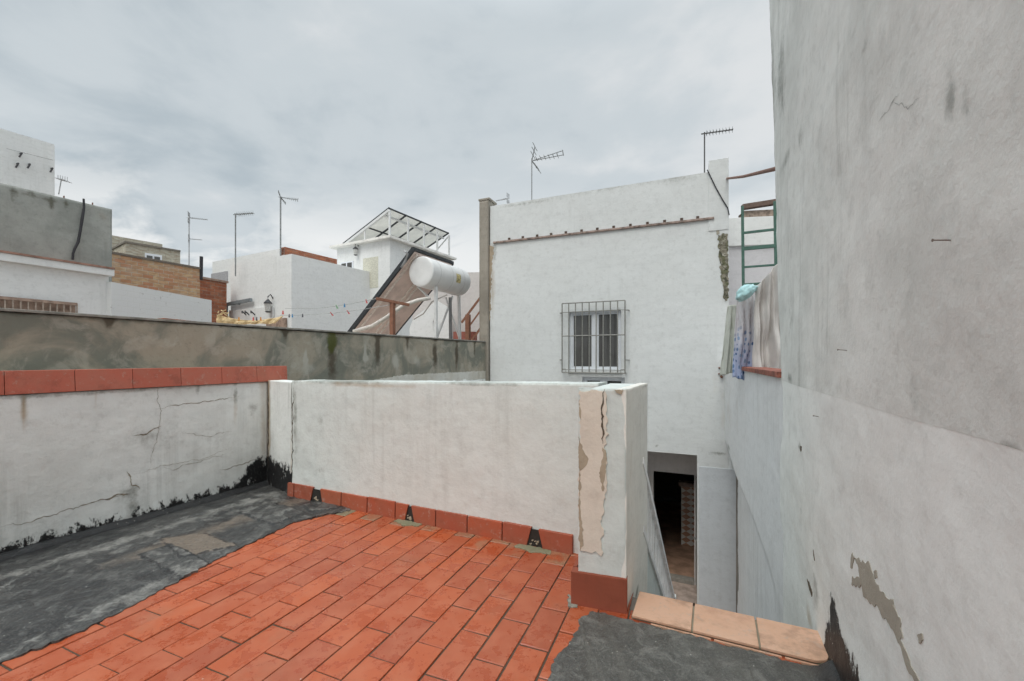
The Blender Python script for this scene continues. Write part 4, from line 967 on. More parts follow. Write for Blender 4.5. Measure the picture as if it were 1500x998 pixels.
# porch recess and doorway
dp = .80
iz = PF.sz(985, 676)[1]
class Off(Plane): pass
PD = Plane(PF.P(0, 0, -dp), PF.d, PF.n)
dS0, dzt = PD.sz(957, 690); dS1, _ = PD.sz(1017, 694)
fz = ZP + .06
m = MB()
m.prism(PF.P(sD0 - .9, 0, -.18), PF.d, .08 + .82, -PF.n, dp - .18, ZP, zD1 + .1)   # left cheek
m.prism(PF.P(sD1, 0, -.185), PF.d, .12, -PF.n, dp - .185, ZP, zD1 + .1)
m.prism(PF.P(sD0 - .1, 0, -.185), PF.d, sD1 - sD0 + .3, -PF.n, dp - .185, zD1 + .002, zD1 + .10)
m.build('porch_wall', INT, hs)
reveal('reveal', PF, holes[1], .19, INT, hs, 'LRT')
m = MB()
m.prism(PD.P(sD0 - .8, 0), PD.d, dS0 - sD0 + .8, -PD.n, .12, ZP, zD1 + .1)
m.prism(PD.P(dS1, 0), PD.d, 1.2, -PD.n, .12, ZP, zD1 + .1)
m.prism(PD.P(dS0, 0), PD.d, dS1 - dS0, -PD.n, .12, dzt, zD1 + .1)
m.build('inner_wall', INT, hs)
m = MB(); m.prism(PD.P(dS0, 0, .03), PD.d, dS1 - dS0, -PD.n, .15, ZP, fz + .01); m.build('door_step', plain('worn_threshold', (.30, .28, .25), .7), hs, bevel=.004)
# room behind
m = MB(); m.prism(PD.P(-3, 0, -.12), PD.d, 9, -PD.n, 4.0, ZP, fz - .01); m.build('room_floor', M_STEP, hs)
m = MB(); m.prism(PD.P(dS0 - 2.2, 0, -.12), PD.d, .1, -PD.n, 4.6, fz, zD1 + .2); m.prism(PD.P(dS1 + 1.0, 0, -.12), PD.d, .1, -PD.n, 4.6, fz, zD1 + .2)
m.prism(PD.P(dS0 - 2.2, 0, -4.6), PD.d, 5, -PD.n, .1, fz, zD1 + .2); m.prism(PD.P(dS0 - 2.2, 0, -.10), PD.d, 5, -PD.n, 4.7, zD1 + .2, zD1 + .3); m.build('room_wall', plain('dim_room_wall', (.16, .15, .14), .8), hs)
# tiled stub wall inside
PT = Plane(PF.P(0, 0, -2.3), PF.d, PF.n); tS0, tz1 = PT.sz(998, 702); tS1, tz0 = PT.sz(1014, 766)
m = MB(); a, b = PT.P(tS0, 0), PT.P(tS1 + .9, 0)
Lq = (b - a).length
m.quad(Vector((a.x, a.y, fz)), Vector((b.x, b.y, fz)), Vector((b.x, b.y, tz1 - .1)), Vector((a.x, a.y, tz1 - .1)), [(0, 0), (Lq, 0), (Lq, 2), (0, 2)])
m.build('room_tile_wall', M_DIAM, hs)
m = MB(); m.prism(PT.P(tS0 - .05, 0, .05), PT.d, 1.2, -PT.n, .2, PT.sz(1000, 712)[1], PT.sz(1000, 706)[1]); m.build('room_shelf', M_LEDGE, hs)
# open door leaf on the right, folded out into the porch
hp = PD.P(dS1 + .02, 0, .03); dl = (PF.n + PF.d * .10).normalized()
m = MB(); m.prism(hp, dl, .60, PF.d, .035, fz, dzt - .02); dr = m.build('door', plain('cream_door_paint', (.40, .39, .36), .5), hs, bevel=.003)
m = MB(); m.prism(hp + dl * .1 - PF.d * .003, dl, .40, PF.d, .004, fz + 1.0, dzt - .2); m.build('pane', plain('frosted_door_glass', (.30, .31, .27), .3), dr)
m = MB(); hh = hp + dl * .54; m.tube([hh + Vector((0, 0, fz + .95)), hh - PF.d * .05 + Vector((0, 0, fz + .95)), hh - PF.d * .05 - dl * .1 + Vector((0, 0, fz + .95))], .009, 6); m.build('handle', M_GALV, dr)

# cement pilaster at the left end of the facade
sPa, sPb = PF.s_at(704), PF.s_at(719); zPi = PF.sz(712, 294)[1]
dispI = wall_disp(40, .006)
pil = thing('cement_pilaster', 'tall brown cement pilaster at the left end of the barred window house', 'pilaster', PF.P(sPa, ZP))
PI_ = Plane(PF.P(0, 0, .16), PF.d, PF.n)
panel('shaft', Plane(PF.P(0, 0, .05), PF.d, PF.n), sPa, PF.s_at(717), ZP, zPi - .01, .28, .05, M_PILAR, pil, None, dispI)
m = MB(); m.prism(PF.P(sPa - .02, 0, .06), PF.d, .24, -PF.n, .34, zPi - .01, zPi + .03); m.build('cap', M_PILAR, pil, bevel=.01)

# stairs with the white balustrade
KS = Plane(k1 + rn(aK) * -.0, aK, rn(aK))
st = thing('stair_flight', 'stair flight going down beside the pillar with a white slatted balustrade', 'stairs', KR.P(1.2, ZP))
t1, zn1 = KS.sz(990, 882); slope = .80
t1 = KS.s_at(989); zn1 = EYE - (880 - V0) / F * (KS.p.y + KS.d.y * t1)
def zr_(t): return zn1 + slope * (t1 - t)
t0 = .60
m = MB(); nst = 15; run = (t1 - .05 - .2) / nst
for k in range(nst):
    ta = .2 + run * k; zt = -.18 * (k + 1) * (-ZP / (.18 * nst + .001)) ; m.prism(KR.P(ta, 0, .03), aK, run + .001, rn(aK), .80, ZP, max(zt, ZP + .01))
m.build('step', plain('stair_step_cement', (.30, .28, .25), .85), st)
m = MB(); m.bar(KS.P(t0, zr_(t0), -.02), KS.P(t1, zr_(t1), -.02), .05, .045); m.build('handrail', M_BALU, st, bevel=.005)
m = MB(); m.bar(KS.P(t0, zr_(t0) - .42, -.02), KS.P(t1, zr_(t1) - .42, -.02), .05, .045)
nbal = 18
for k in range(nbal):
    t = t0 + (t1 - t0) * (k + .5) / nbal; m.bar(KS.P(t, zr_(t) - .42, -.02), KS.P(t, zr_(t) - .02, -.02), .022, .014)
m.build('baluster', M_BALU, st)
m = MB()
for k in range(1):
    P_ = [(t0, zr_(t0) - .44), (t1, zr_(t1) - .44), (t1, ZP), (t0, ZP)]
    m.quad(*[KS.P(a, b, -.01) for a, b in P_]); m.quad(*[KS.P(a, b, -.09) for a, b in reversed(P_)]); m.quad(KS.P(t0, zr_(t0) - .44, -.09), KS.P(t1, zr_(t1) - .44, -.09), KS.P(t1, zr_(t1) - .44, -.01), KS.P(t0, zr_(t0) - .44, -.01))
m.build('stringer', WHITE_PAR, st)
m = MB(); m.prism(KS.P(t1, 0, .01), aK, .07, rn(aK) * -1, .07, ZP, zn1 + .05); m.build('newel_post', M_WHITEM, st, bevel=.008)

# iron tie bar between the roof pier and the party wall
m = MB(); a = PF.P(*PF.sz(1065, 260), -.05); b = PRu.P(sR_end - .03, 2.35, -.06); 
b = at(1140, 246.5, PR.P(sR_end + lean * .6, 0).y)
m.tube([a, a.lerp(b, .5) + Vector((0, 0, -.015)), b], .016, 8)
tag(m.build('iron_pipe', M_RUST), 'rusty brown iron pipe spanning from the roof pier to the party wall', 'pipe')

# ================================================================ NEIGHBOUR TERRACE AT RIGHT: ladder, wall, laundry
# roof deck behind the side wall
nd = MB(); nd.prism(PM.P(-.3, 0, -.15), PM.d, LM + 2.6, -PM.n, 4, ZP, zN - .25); tag(nd.build('neighbour_roof', M_ROOF), 'flat cement roof of the neighbouring house behind the side wall', 'roof')
yb = 7.6
b0 = at(1060, 321, yb); b1 = b0 + dirW(.15) * 3.6; zb = b0.z
bw = thing('rear_wall', 'white terrace wall behind the green ladder', 'wall', Vector((b0.x, b0.y, .6)))
m = MB(); m.prism(b0 - dirW(.15) * .6, dirW(.15), 4.6, dirA(.15), .2, .3, EYE + (V0 - 362) / F * yb); m.build('wall_lower', plaster('shaded_white_paint', (.62, .61, .63), (.56, .55, .57), .1, .3, seed=80.), bw)  # lower part painted darker for the shade under the ledge
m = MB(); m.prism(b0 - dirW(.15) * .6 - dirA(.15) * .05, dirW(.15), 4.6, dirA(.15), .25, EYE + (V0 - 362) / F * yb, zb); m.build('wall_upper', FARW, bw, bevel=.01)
# arched brick niche behind
ya = 8.6; ar = thing('brick_arch', 'small brown brick arch under a dark beam seen over the terrace wall', 'arch', at(1112, 330, ya))
m = MB(); c = at(1116, 335, ya); W1 = dirW(.15); N1 = -dirA(.15); nseg = 14; ro_, ri = .50, .28
h0 = EYE + (V0 - 309) / F * ya
lft = at(1090, 330, ya); rgt = at(1150, 330, ya); Lw = (rgt - lft).length
cz = EYE + (V0 - 330) / F * ya
pts_in = [(Lw * .5 + .42 * cos(pi - pi * k / nseg), cz + .16 * sin(pi * k / nseg)) for k in range(nseg + 1)]
def AP(a, z, o=0): q = lft + W1 * a + N1 * o; return Vector((q.x, q.y, z))
for k in range(nseg):
    (a, za), (b, zb_) = pts_in[k], pts_in[k + 1]; ta, tb = Lw * k / nseg, Lw * (k + 1) / nseg
    for o in (0, -.25): m.quad(AP(a, za, o), AP(b, zb_, o), AP(tb, h0, o), AP(ta, h0, o))
    m.quad(AP(a, za, 0), AP(b, zb_, 0), AP(b, zb_, -.25), AP(a, za, -.25)); m.quad(AP(ta, h0, 0), AP(tb, h0, 0), AP(tb, h0, -.25), AP(ta, h0, -.25))
m.prism(AP(0, 0, 0), W1, Lw * .5 - .42, -N1, .25, zN, cz); m.prism(AP(Lw * .5 + .42, 0, 0), W1, Lw * .5 - .42, -N1, .25, zN, cz)
m.build('arch_ring', plain('pale_brick', (.46, .36, .29), .9, 0, .25, 14), ar)
m = MB(); m.prism(AP(0, 0, -.26), W1, Lw, -N1, .05, zN, h0); m.build('niche_back', M_DARK, ar)  # dark sheet painted as the shade in the arched opening
m = MB(); m.bar(AP(-.05, h0 + .06, .03), AP(Lw, h0 + .16, .03), .12, .10); m.build('beam', plain('weathered_beam', (.16, .11, .09), .9), ar, bevel=.01)
# ladder
yl = 4.9
ld = thing('metal_ladder', 'green metal ladder leaning behind the side wall beside the laundry', 'ladder', at(1112, 470, yl))
zb0 = zN - .25
aT = at(1087.5, 302, yl); aB = Vector((aT.x + .035, aT.y + .02, zb0)); q = at(1135, 295, yl * .975); bB = Vector((q.x + .045, q.y + .02, zb0))
for p0, p1 in ((aT, aB), (q, bB)): m = MB(); m.bar(p0, p1, .024, .03); m.build('rail', M_GREEN, ld, bevel=.004)
def lp(p0, p1, v):
    z = EYE + (V0 - v) / F * p0.y; t = (p0.z - z) / (p0.z - p1.z); return p0.lerp(p1, t)
for v0, v1, th in ((341.5, 336, .026), (364.5, 360, .04), (391.5, 388, .022), (417, 414, .026), (443, 441, .026), (470, 468, .026), (496, 494, .026)):
    m = MB(); m.bar(lp(aT, aB, v0), lp(q, bB, v1), .028, th); m.build('rung', M_GREEN, ld, bevel=.003)

# laundry hanging on a line above the side wall
def drape(name, TL, TR, BR, BL, nrm, mat, folds, amp, seed, nu=60, nv=44, sag=.0, parent=None, wob=.02, th=.004, gather=.35):
    V = []; UV = []
    for j in range(nv + 1):
        t = j / nv
        for i in range(nu + 1):
            s = i / nu; top = TL.lerp(TR, s) + Vector((0, 0, -sag * sin(pi * s))); bot = BL.lerp(BR, s) + Vector((0, 0, .02 * noise.noise(Vector((s * 5, seed, 0)))))
            p = top.lerp(bot, t)
            a = amp * (gather + (1 - gather) * t)
            ph = s * folds * 2 * pi + 1.6 * noise.noise(Vector((s * 3, t * 1.1, seed))) + .8 * sin(t * 2 + seed)
            p = p + nrm * (a * sin(ph) + a * .5 * sin(ph * 2.1 + seed) + wob * noise.noise(Vector((s * 4, t * 3, seed + 3))) + .006 * noise.noise(Vector((s * 22, t * 9, seed))))
            V.append(p); UV.append((s, 1 - t))
    Fc = [(j * (nu + 1) + i, j * (nu + 1) + i + 1, (j + 1) * (nu + 1) + i + 1, (j + 1) * (nu + 1) + i) for j in range(nv) for i in range(nu)]
    me = bpy.data.meshes.new(name); me.from_pydata([tuple(v) for v in V], [], Fc); smooth(me)
    uvl = me.uv_layers.new(name='UVMap')
    for l in me.loops: uvl.data[l.index].uv = UV[l.vertex_index]
    o = link(name, me, mat, parent); md = o.modifiers.new('thickness', 'SOLIDIFY'); md.thickness = th
    return o
def mp_(u, v, off): s, z = PM.sz(u, v); return PM.P(s, z, off)
nM = PM.n
LD = dirW(.18)
def lq(u, v, Y=4.55): return at(u, v, Y)
nL = -dirA(.18)
tag(drape('hanging_sheet', lq(1106, 421, 4.40), lq(1156, 370, 4.25), lq(1156, 575, 4.25), lq(1101, 575, 4.40), nL, C_GREY, 3.1, .026, 2.0, 130, 70, gather=.5, wob=.14), 'large grey white sheet hanging in folds against the party wall', 'sheet')
tag(drape('spotted_cloth', lq(1080, 438, 4.56), lq(1105, 426, 4.5), lq(1107, 560, 4.55), lq(1072.5, 553, 4.62), nL, C_PAT, 1.2, .022, 5.0, 70, 60, gather=.4, wob=.05), 'white cloth with blue spots hanging over the side wall', 'cloth')
tag(drape('pale_sheet', lq(1066, 448, 4.85), lq(1080, 446, 4.75), lq(1076, 546, 4.8), lq(1055, 550, 4.95), nL, C_PALE, 1.0, .035, 11.0, 60, 50, gather=.5, wob=.05), 'pale greenish white sheet hanging in the corner by the house wall', 'sheet')
def bundle():
    bm = bmesh.new(); bmesh.ops.create_icosphere(bm, subdivisions=4, radius=1)
    c = lq(1091.5, 429, 4.42); w0 = lq(1106, 430, 4.42) - lq(1077, 430, 4.42); rr = w0.length / 2
    for v in bm.verts:
        p = v.co.copy(); n = .16 * fbm(p.x * 2.4, p.y * 2.4, p.z * 2.4, 4)
        tap = 1 - .30 * p.x       # narrow towards the upper right
        x = p.x * (1 + n) * 1.05; y = p.y * (1 + n) * .30 * tap; z = p.z * (1 + n) * tap
        z += .55 * x
        zz_ = .075 * z
        q = c + (w0.normalized() * (x * rr)) + nL * (y * .26 + .04); q.z += zz_
        v.co = q
    me = bpy.data.meshes.new('teal_bundle'); bm.to_mesh(me); bm.free(); smooth(me)
    return tag(link('cloth_bundle', me, M_TEAL), 'pale teal crumpled bundle lying on top of the laundry', 'bundle')
bundle()

# ================================================================ BACKGROUND HOUSES
def W2(th): return dirW(th)
def face_house(nm, label, u_r, v_r, Y, v_l, u_l, mat, back_len, depth, z0=ZP, top_mat=None, cat='house'):
    """house whose long side runs away from us up to its far corner at (u_r, v_r)"""
    s = (v_r - v_l) / (u_r - u_l) if u_r != u_l else 0
    vp = u_r + (V0 - v_r) / s; th = math.atan((vp - U0) / F)
    P = at(u_r, v_r, Y); A = dirA(th); m = MB(); m.prism(P, -A, back_len, -dirW(th), depth, z0, P.z)
    return P, A, dirW(th), m, th
# far-left white tower
P, A, Wd, m, th = face_house('', '', 80, 212, 13, 188, 0, FARW, 6, 5)
tw_ = thing('tower_house', 'tall white house rising highest at the far left', 'house', Vector((P.x, P.y, ZP)))
m.build('wall', FARW, tw_)
TWp = Plane(P, -A, Wd)
for u, v, k in ((30, 225, 0), (25, 240, 1), (42, 241, 2), (75, 247, 1)):
    s, z = TWp.sz(u, v); m = MB(); m.tube([TWp.P(s, z, 0), TWp.P(s, z - .02, .14), TWp.P(s + .05, z - .16, .14)], .022, 6); m.build('wall_hook', M_LANT, tw_)
m = MB(); s0_, z0_ = TWp.sz(8, 219); s1_, z1_ = TWp.sz(76, 236); m.tube([TWp.P(s0_, z0_, .1), TWp.P(s1_, z1_, .1)], .008, 5); m.build('cable', plain('thin_grey_cable', (.4, .4, .4), .7), tw_)
# grey cement block
P, A, Wd, m, th = face_house('', '', 164, 307, 9.0, 268, 0, FARC, 5, 3)
gb = thing('grey_house', 'bare grey cement rendered upper storey at the left with a black cable', 'house', Vector((P.x, P.y, 3)))
GP = Plane(P, -A, Wd)
bG = blobs(GP, [(20, 285, 4, 16, 0, .9), (75, 300, 5, 14, 0, .9), (98, 300, 3, 14, 0, .8), (45, 282, 6, 5, 0, .7), (150, 315, 12, 10, 1, .3), (118, 350, 4, 30, 2, .0), (60, 290, 50, 4, 0, .5), (130, 300, 20, 4, 0, .5)])
panel('wall', GP, 0, 5, 2.6, P.z, .2, .05, FARC, gb, bG, wall_disp(50, .01))
m = MB(); m.prism(GP.P(0, 0, -.2), -A, 5, -Wd, 3, 2.6, P.z - .02); m.build('wall', FARC, gb)
cab = [GP.P(*GP.sz(u, v), .05) for u, v in [(121, 292), (121.5, 305), (119, 320), (116, 340), (113, 355), (108, 365), (105.5, 372), (105, 381)]]
m = MB(); m.tube(cab, [.018, .02, .025, .022, .025, .022, .02, .02], 6); m.build('cable', M_PIPE, gb)
for u, v in ((96, 286), (138, 296)):
    s, z = GP.sz(u, v); m = MB(); m.tube([GP.P(s, z, -.08), GP.P(s, z - .25, -.08)], .012, 5); m.build('rebar', M_RUST, gb)
# white house in front of it with a projecting eave
P, A, Wd, m, th = face_house('', '', 168, 393, 8.6, 367, 0, FARW, 5, 3)
wh = thing('eaved_house', 'low white house below the grey block with a projecting eave', 'house', Vector((P.x, P.y, ZP)))
zt = P.z; zb2 = EYE + (V0 - 405) / F * 8.6
m = MB(); m.prism(P, -A, 6, -Wd, 1.5, zb2, zt - .03); m.build('eave', FARW, wh, bevel=.01)
m = MB(); m.prism(P + Wd * .02, -A, 6, -Wd, 1.5, zt - .03, zt + .005); m.build('roof_edge', plain('clay_roof_edge', (.38, .22, .17), .9, 0, .2, 8), wh)
m = MB(); m.prism(P - Wd * .10 - A * .05, -A, 6, -Wd, 3, ZP, zb2); m.build('wall', FARW, wh)
m = MB(); P7 = P - Wd * .1 - A * .05
WP = Plane(P7, -A, Wd)
# brown lattice in front of the wall
s0_ = WP.s_at(108); z1_ = WP.sz(108, 446.4)[1]; m = MB(); Ls = WP.s_at(-60) - s0_
lt = thing('lattice_screen', 'brown slatted screen against the eaved white house', 'screen', WP.P(s0_, 1.5, .1))
m.bar(WP.P(s0_, z1_, .12), WP.P(s0_ + Ls, z1_, .12), .04, .05); m.bar(WP.P(s0_, z1_ - .6, .12), WP.P(s0_ + Ls, z1_ - .6, .12), .04, .05); m.build('rail', M_LATT, lt)
m = MB(); n = int(Ls / .09)
for k in range(n + 1): m.bar(WP.P(s0_ + k * Ls / n, z1_ - .62, .12), WP.P(s0_ + k * Ls / n, z1_, .12), .018, .02)
m.build('slats', plain('pale_brown_slat', (.44, .36, .30), .8), lt)
m = MB(); m.prism(WP.P(s0_, 0, .07), WP.d, Ls, -WP.n, .02, z1_ - .6, z1_ - .02); m.build('backing', M_LATT, lt)
# whitewashed brick yard wall
p0 = at(163, 413, 8.55); Y2 = 8.55 * 112 / 85; p1 = at(310, 440, Y2); dd_ = (p1 - p0); dd_.z = 0; L2 = dd_.length; dd_.normalize()
yw = MB(); yw.prism(p0, dd_, L2, Vector((-dd_.y, dd_.x, 0)), .2, ZP, p0.z)
tag(yw.build('yard_wall', BRICK_W), 'whitewashed brick yard wall standing right of the eaved house', 'wall')
# small row of red brick on the yard line
p = at(240, 466, 7.6); q = at(297, 470, 8.4); m = MB(); m.prism(p, (q - p).normalized() * 1, (q - p).length, Vector((-.9, .4, 0)), .2, ZP, p.z); tag(m.build('brick_row', BRICK_R), 'thin row of red bricks just above the cement wall', 'bricks')
# yellow brick house
p0 = at(160, 371, 12); Y2 = 12 * 153.5 / 130; p1 = at(293, 395, Y2); dd_ = p1 - p0; dd_.z = 0; L2 = dd_.length; dd_.normalize()
m = MB(); m.prism(p0, dd_, L2, Vector((-dd_.y, dd_.x, 0)), 4, ZP, p0.z)
bh = thing('brick_house', 'unplastered sand coloured brick house behind the yard wall', 'house', Vector((p0.x, p0.y, ZP))); m.build('wall', BRICK_Y, bh)
m = MB(); m.prism(p0 + Vector((dd_.y, -dd_.x, 0)) * .03, dd_, L2 + .03, Vector((-dd_.y, dd_.x, 0)), .3, p0.z, p0.z + .06); m.build('coping', plain('grey_brick_coping', (.20, .17, .14), .9), bh)
p0 = at(293, 408, 14.3); Y2 = 14.3 * 117 / 110; p1 = at(332, 415, Y2); dd_ = p1 - p0; dd_.z = 0; L2 = dd_.length; dd_.normalize()
m = MB(); m.prism(p0, dd_, L2, Vector((-dd_.y, dd_.x, 0)), 3, ZP, p0.z)
rh = thing('red_brick_house', 'darker red brick house end standing right of the sand brick house', 'house', Vector((p0.x, p0.y, ZP))); m.build('wall', BRICK_R, rh)
m = MB(); m.prism(p0 + Vector((dd_.y, -dd_.x, 0)) * .04, dd_, L2 + .04, Vector((-dd_.y, dd_.x, 0)), .3, p0.z, p0.z + .07); m.build('coping', M_LATT, rh)
m = MB(); m.tube([at(294.5, 410, 14.2), at(295, 376, 14.2)], .05, 8); tag(m.build('flue_pipe', M_PIPE), 'thin black flue pipe between the sand brick and red brick houses', 'pipe')
# beige block houses behind
for (nm, lb, uc, vc, Y, ul, ur, th_) in (('beige_house', 'plain beige block house farthest back behind the sand brick house', 238, 358, 24, 120, 238, .53),):
    P = at(ur, vc, Y); A = dirA(.60); m = MB(); m.prism(P, -A, 6, -dirW(.60), 4, ZP, P.z); tag(m.build(nm, BLOCK_B), lb, 'house')
P = at(264, 369.5, 20); A = dirA(.62); Wd = dirW(.62)
b2 = thing('block_house', 'beige block house with a small white window above the brick house', 'house', Vector((P.x, P.y, ZP)))
m = MB(); BP = Plane(P, -A, Wd); Lb = BP.s_at(184); m.prism(P, -A, Lb, -Wd, 3, ZP, P.z); m.build('wall', BLOCK_B, b2)
m = MB(); m.prism(P + Wd * .05, -A, Lb + .05, -Wd, 3, P.z, P.z + .08); m.build('coping', plain('grey_brick_coping2', (.22, .20, .17), .9), b2)
s0_, z0_ = BP.sz(237, 382); s1_, z1_ = BP.sz(212, 371)
m = MB(); zz0, zz1 = z0_ - .1, BP.sz(225, 372.5)[1]
m.prism(BP.P(s0_, 0, .03), BP.d, s1_ - s0_, -BP.n, .06, zz0, zz1); wn = m.build('window', M_UPVC, b2)
for a, b in ((.12, .46), (.56, .9)): m = MB(); m.prism(BP.P(s0_ + (s1_ - s0_) * a, 0, .04), BP.d, (s1_ - s0_) * (b - a), -BP.n, .05, zz0 + .02, zz1 - .1); m.build('pane', M_GLASS, wn)

# corner houses: corner nearest us at (uc, vc), left face to ul, right face to ur
def corner_house(nm, label, uc, vc, Y, th, ul, ur, mat, z0=ZP):
    C = at(uc, vc, Y); A = dirA(th); Wd = dirW(th); L = Plane(C, -Wd, -A); Rr = Plane(C, A, Wd)
    l1 = L.s_at(ul); l2 = Rr.s_at(ur); h = thing(nm, label, 'house', Vector((C.x, C.y, z0)))
    m = MB(); m.prism(C, -Wd, l1, A, l2, z0, C.z); m.build('wall', mat, h)
    return h, C, A, Wd, L, Rr, l1, l2
# house behind with brick cap
h, C, A, Wd, L, Rr, l1, l2 = corner_house('rear_white_house', 'white house with a strip of bare red brick along its roof edge', 417, 363, 18, .5, 311, 493, FARW)
m = MB(); m.prism(C + Wd * .03 + A * .1, A, l2 - .1, -Wd, .25, C.z + .0, C.z + .005); m.prism(C + Wd * .03, A, l2, -Wd, .25, C.z - .30, C.z + .03); m.build('brick_strip', BRICK_R, h)
m = MB(); zz1 = L.sz(330, 398)[1]; m.prism(L.P(L.s_at(334), 0, .03), -Wd, 1.4, A, .04, zz1 - .5, zz1); m.build('eave_shadow_board', plain('grey_board', (.42, .42, .44), .8), h)  # grey strip painted as the shade of a recess
# main white block house
h, C, A, Wd, L, Rr, l1, l2 = corner_house('block_white_house', 'large plain white house in the middle with a lantern on its left face', 427, 372, 14, .5, 338, 640, FARW)
for a, b in (((336, 480), (336, 447)), ((336, 447), (373, 440)), ((354, 441), (354, 447))):
    m = MB(); m.bar(L.P(*L.sz(*a), .12), L.P(*L.sz(*b), .12), .09, .11); m.build('awning_bar', M_STEEL_TEAL, h)
m = MB(); s_, z_ = L.sz(338, 449); s2_, _ = L.sz(402, 449); m.prism(L.P(s_, 0, .06), Wd, s_ - s2_, A, .05, 1.5, L.sz(370, 452)[1]); m.build('awning_panel', FARW, h, bevel=.01)
def lantern(pl, u, v, sc, label, group='wall lanterns'):
    s, z = pl.sz(u, v); b = pl.P(s, z, .16 * sc); t = thing('wall_lantern', label, 'lantern', b, group)
    m = MB(); m.tube([pl.P(s, z + .30 * sc, 0), pl.P(s, z + .42 * sc, .08 * sc), b + Vector((0, 0, .34 * sc)), b + Vector((0, 0, .24 * sc))], .015 * sc, 6); m.build('bracket', M_LANT, t)
    m = MB(); m.tube([b + Vector((0, 0, k * sc)) for k in (.13, .16, .24, .27)], [.12 * sc, .11 * sc, .04 * sc, .01], 6); m.build('cap', M_LANT, t)
    m = MB(); m.tube([b + Vector((0, 0, k * sc)) for k in (-.14, -.11)], [.05 * sc, .09 * sc], 6); m.build('base', M_LANT, t)
    m = MB(); m.tube([b + Vector((0, 0, -.11 * sc)), b + Vector((0, 0, .13 * sc))], [.07 * sc, .10 * sc], 6); m.build('lamp_glass', plain('milky_glass', (.6, .6, .58), .2), t)
lantern(L, 400, 452, 1.1, 'black wall lantern on the large white house above the yellow cloth')
for u, lb in ((363, 'left iron hook low on the left face of the large white house'), (367.5, 'middle iron hook low on the left face of the large white house'), (376, 'right iron hook standing apart low on the left face of the large white house')):
    m = MB(); s, z = L.sz(u, 462); m.tube([L.P(s, z, .05), L.P(s, z + .13, .2), L.P(s - .1, z + .05, .25)], .02, 6)
    tag(m.build('wall_hook', M_LANT), lb, 'hook', 'hooks on the large white house')
m = MB(); s_, z_ = L.sz(394, 470); m.prism(L.P(s_, 0, .1), Wd, 1.0, A, .08, z_ - .5, L.sz(410, 467)[1]); tag(m.build('small_shutter', M_LATT), 'small brown louvred shutter under the lantern just above the cement wall', 'shutter')
# canopy house
h, C, A, Wd, L, Rr, l1, l2 = corner_house('canopy_house', 'white house carrying a tilted solar panel rack on its flat roof', 571, 351, 16.4, .5, 494, 661, FARW)
m = MB(); m.prism(C + Wd * .22 - A * .22, -Wd, l1 + .44, A, l2 + .34, C.z, C.z + .10); m.build('roof_slab', plain('roof_slab_cream', (.84, .82, .78), .8, 0, .1, 4), h, bevel=.01)
zc = C.z + .10
s0_, z0_ = L.sz(500, 391); s1_, z1_ = L.sz(518, 384)
m = MB(); m.prism(L.P(s1_, 0, .04), -Wd, s0_ - s1_, A, .06, z0_ - .4, L.sz(508, 384)[1]); wn = m.build('window', M_UPVC, h)
for a, b in ((.08, .45), (.55, .92)): m = MB(); m.prism(L.P(s1_ + (s0_ - s1_) * a, 0, .05), -Wd, (s0_ - s1_) * (b - a), A, .05, z0_ - .35, L.sz(508, 386)[1]); m.build('pane', M_GLASS, wn)
m = MB(); s_, z_ = L.sz(540, 378); m.prism(L.P(L.s_at(554), 0, .012), -Wd, L.s_at(532) - L.s_at(554), A, .03, z_ - 1.2, z_); m.build('wall_panel', plain('cream_panel', (.66, .65, .55), .8), h)
lantern(L, 525, 371, .9, 'black wall lantern under the solar rack on the canopy house')
# solar rack
s_ra = thing('solar_rack', 'tilted rack of solar panels on white posts over the canopy house roof', 'solar panels', Vector((C.x, C.y, zc)))
TL = at(570, 306, 16.4 * .99); pr = Plane(TL, A, Wd); lenA = pr.s_at(657); TR = TL + A * lenA
pl2 = Plane(TL, -Wd, -A); sl_ = pl2.s_at(503); BLb = pl2.P(sl_, EYE + (V0 - 358) / F * (TL - Wd * sl_).y); BRb = BLb + A * lenA
def SP(i, j, o=0):        # i along A 0..1, j down the slope 0..1
    nrm = (TR - TL).cross(BLb - TL).normalized(); nrm = nrm if nrm.z > 0 else -nrm
    return TL + (TR - TL) * i + (BLb - TL) * j + nrm * o
for i in range(4):
    for j in range(2):
        m = MB(); e_ = .012; a0, a1, b0_, b1_ = i / 4 + e_, (i + 1) / 4 - e_, j / 2 + e_ * .7, (j + 1) / 2 - e_ * .7
        hi = [SP(a0, b0_, .03), SP(a1, b0_, .03), SP(a1, b1_, .03), SP(a0, b1_, .03)]
        m.quad(*hi)      # thin glass laminate that lets daylight through
        m.build('solar_panel', M_PANEL, s_ra)
m = MB()
for i in range(5): m.bar(SP(i / 4, -.01, .02), SP(i / 4, 1.01, .02), .045, .06)
for j in (0, .5, 1): m.bar(SP(0, j, .02), SP(1, j, .02), .045, .05)
m.build('panel_frame', M_PFRAME, s_ra)
m = MB()
for j in (.12, .88): m.bar(SP(0, j, -.06), SP(1, j, -.06), .07, .07)
m.bar(SP(-.003, 0, -.07), SP(-.003, 1, -.07), .09, .09)
for i in (0, .27, .53, .77, 1.0):
    a = SP(i, .0, -.08); m.bar(a, Vector((a.x, a.y, zc)), .065)
    a = SP(i, .52, -.08); m.bar(a, Vector((a.x, a.y, zc)), .05)
a = SP(1, 0, -.1); b = SP(1, .45, -.1); m.bar(Vector((a.x, a.y, zc)), b, .04); m.bar(a, Vector((b.x, b.y, zc)), .04)
m.build('rack_frame', M_WHITEM, s_ra)

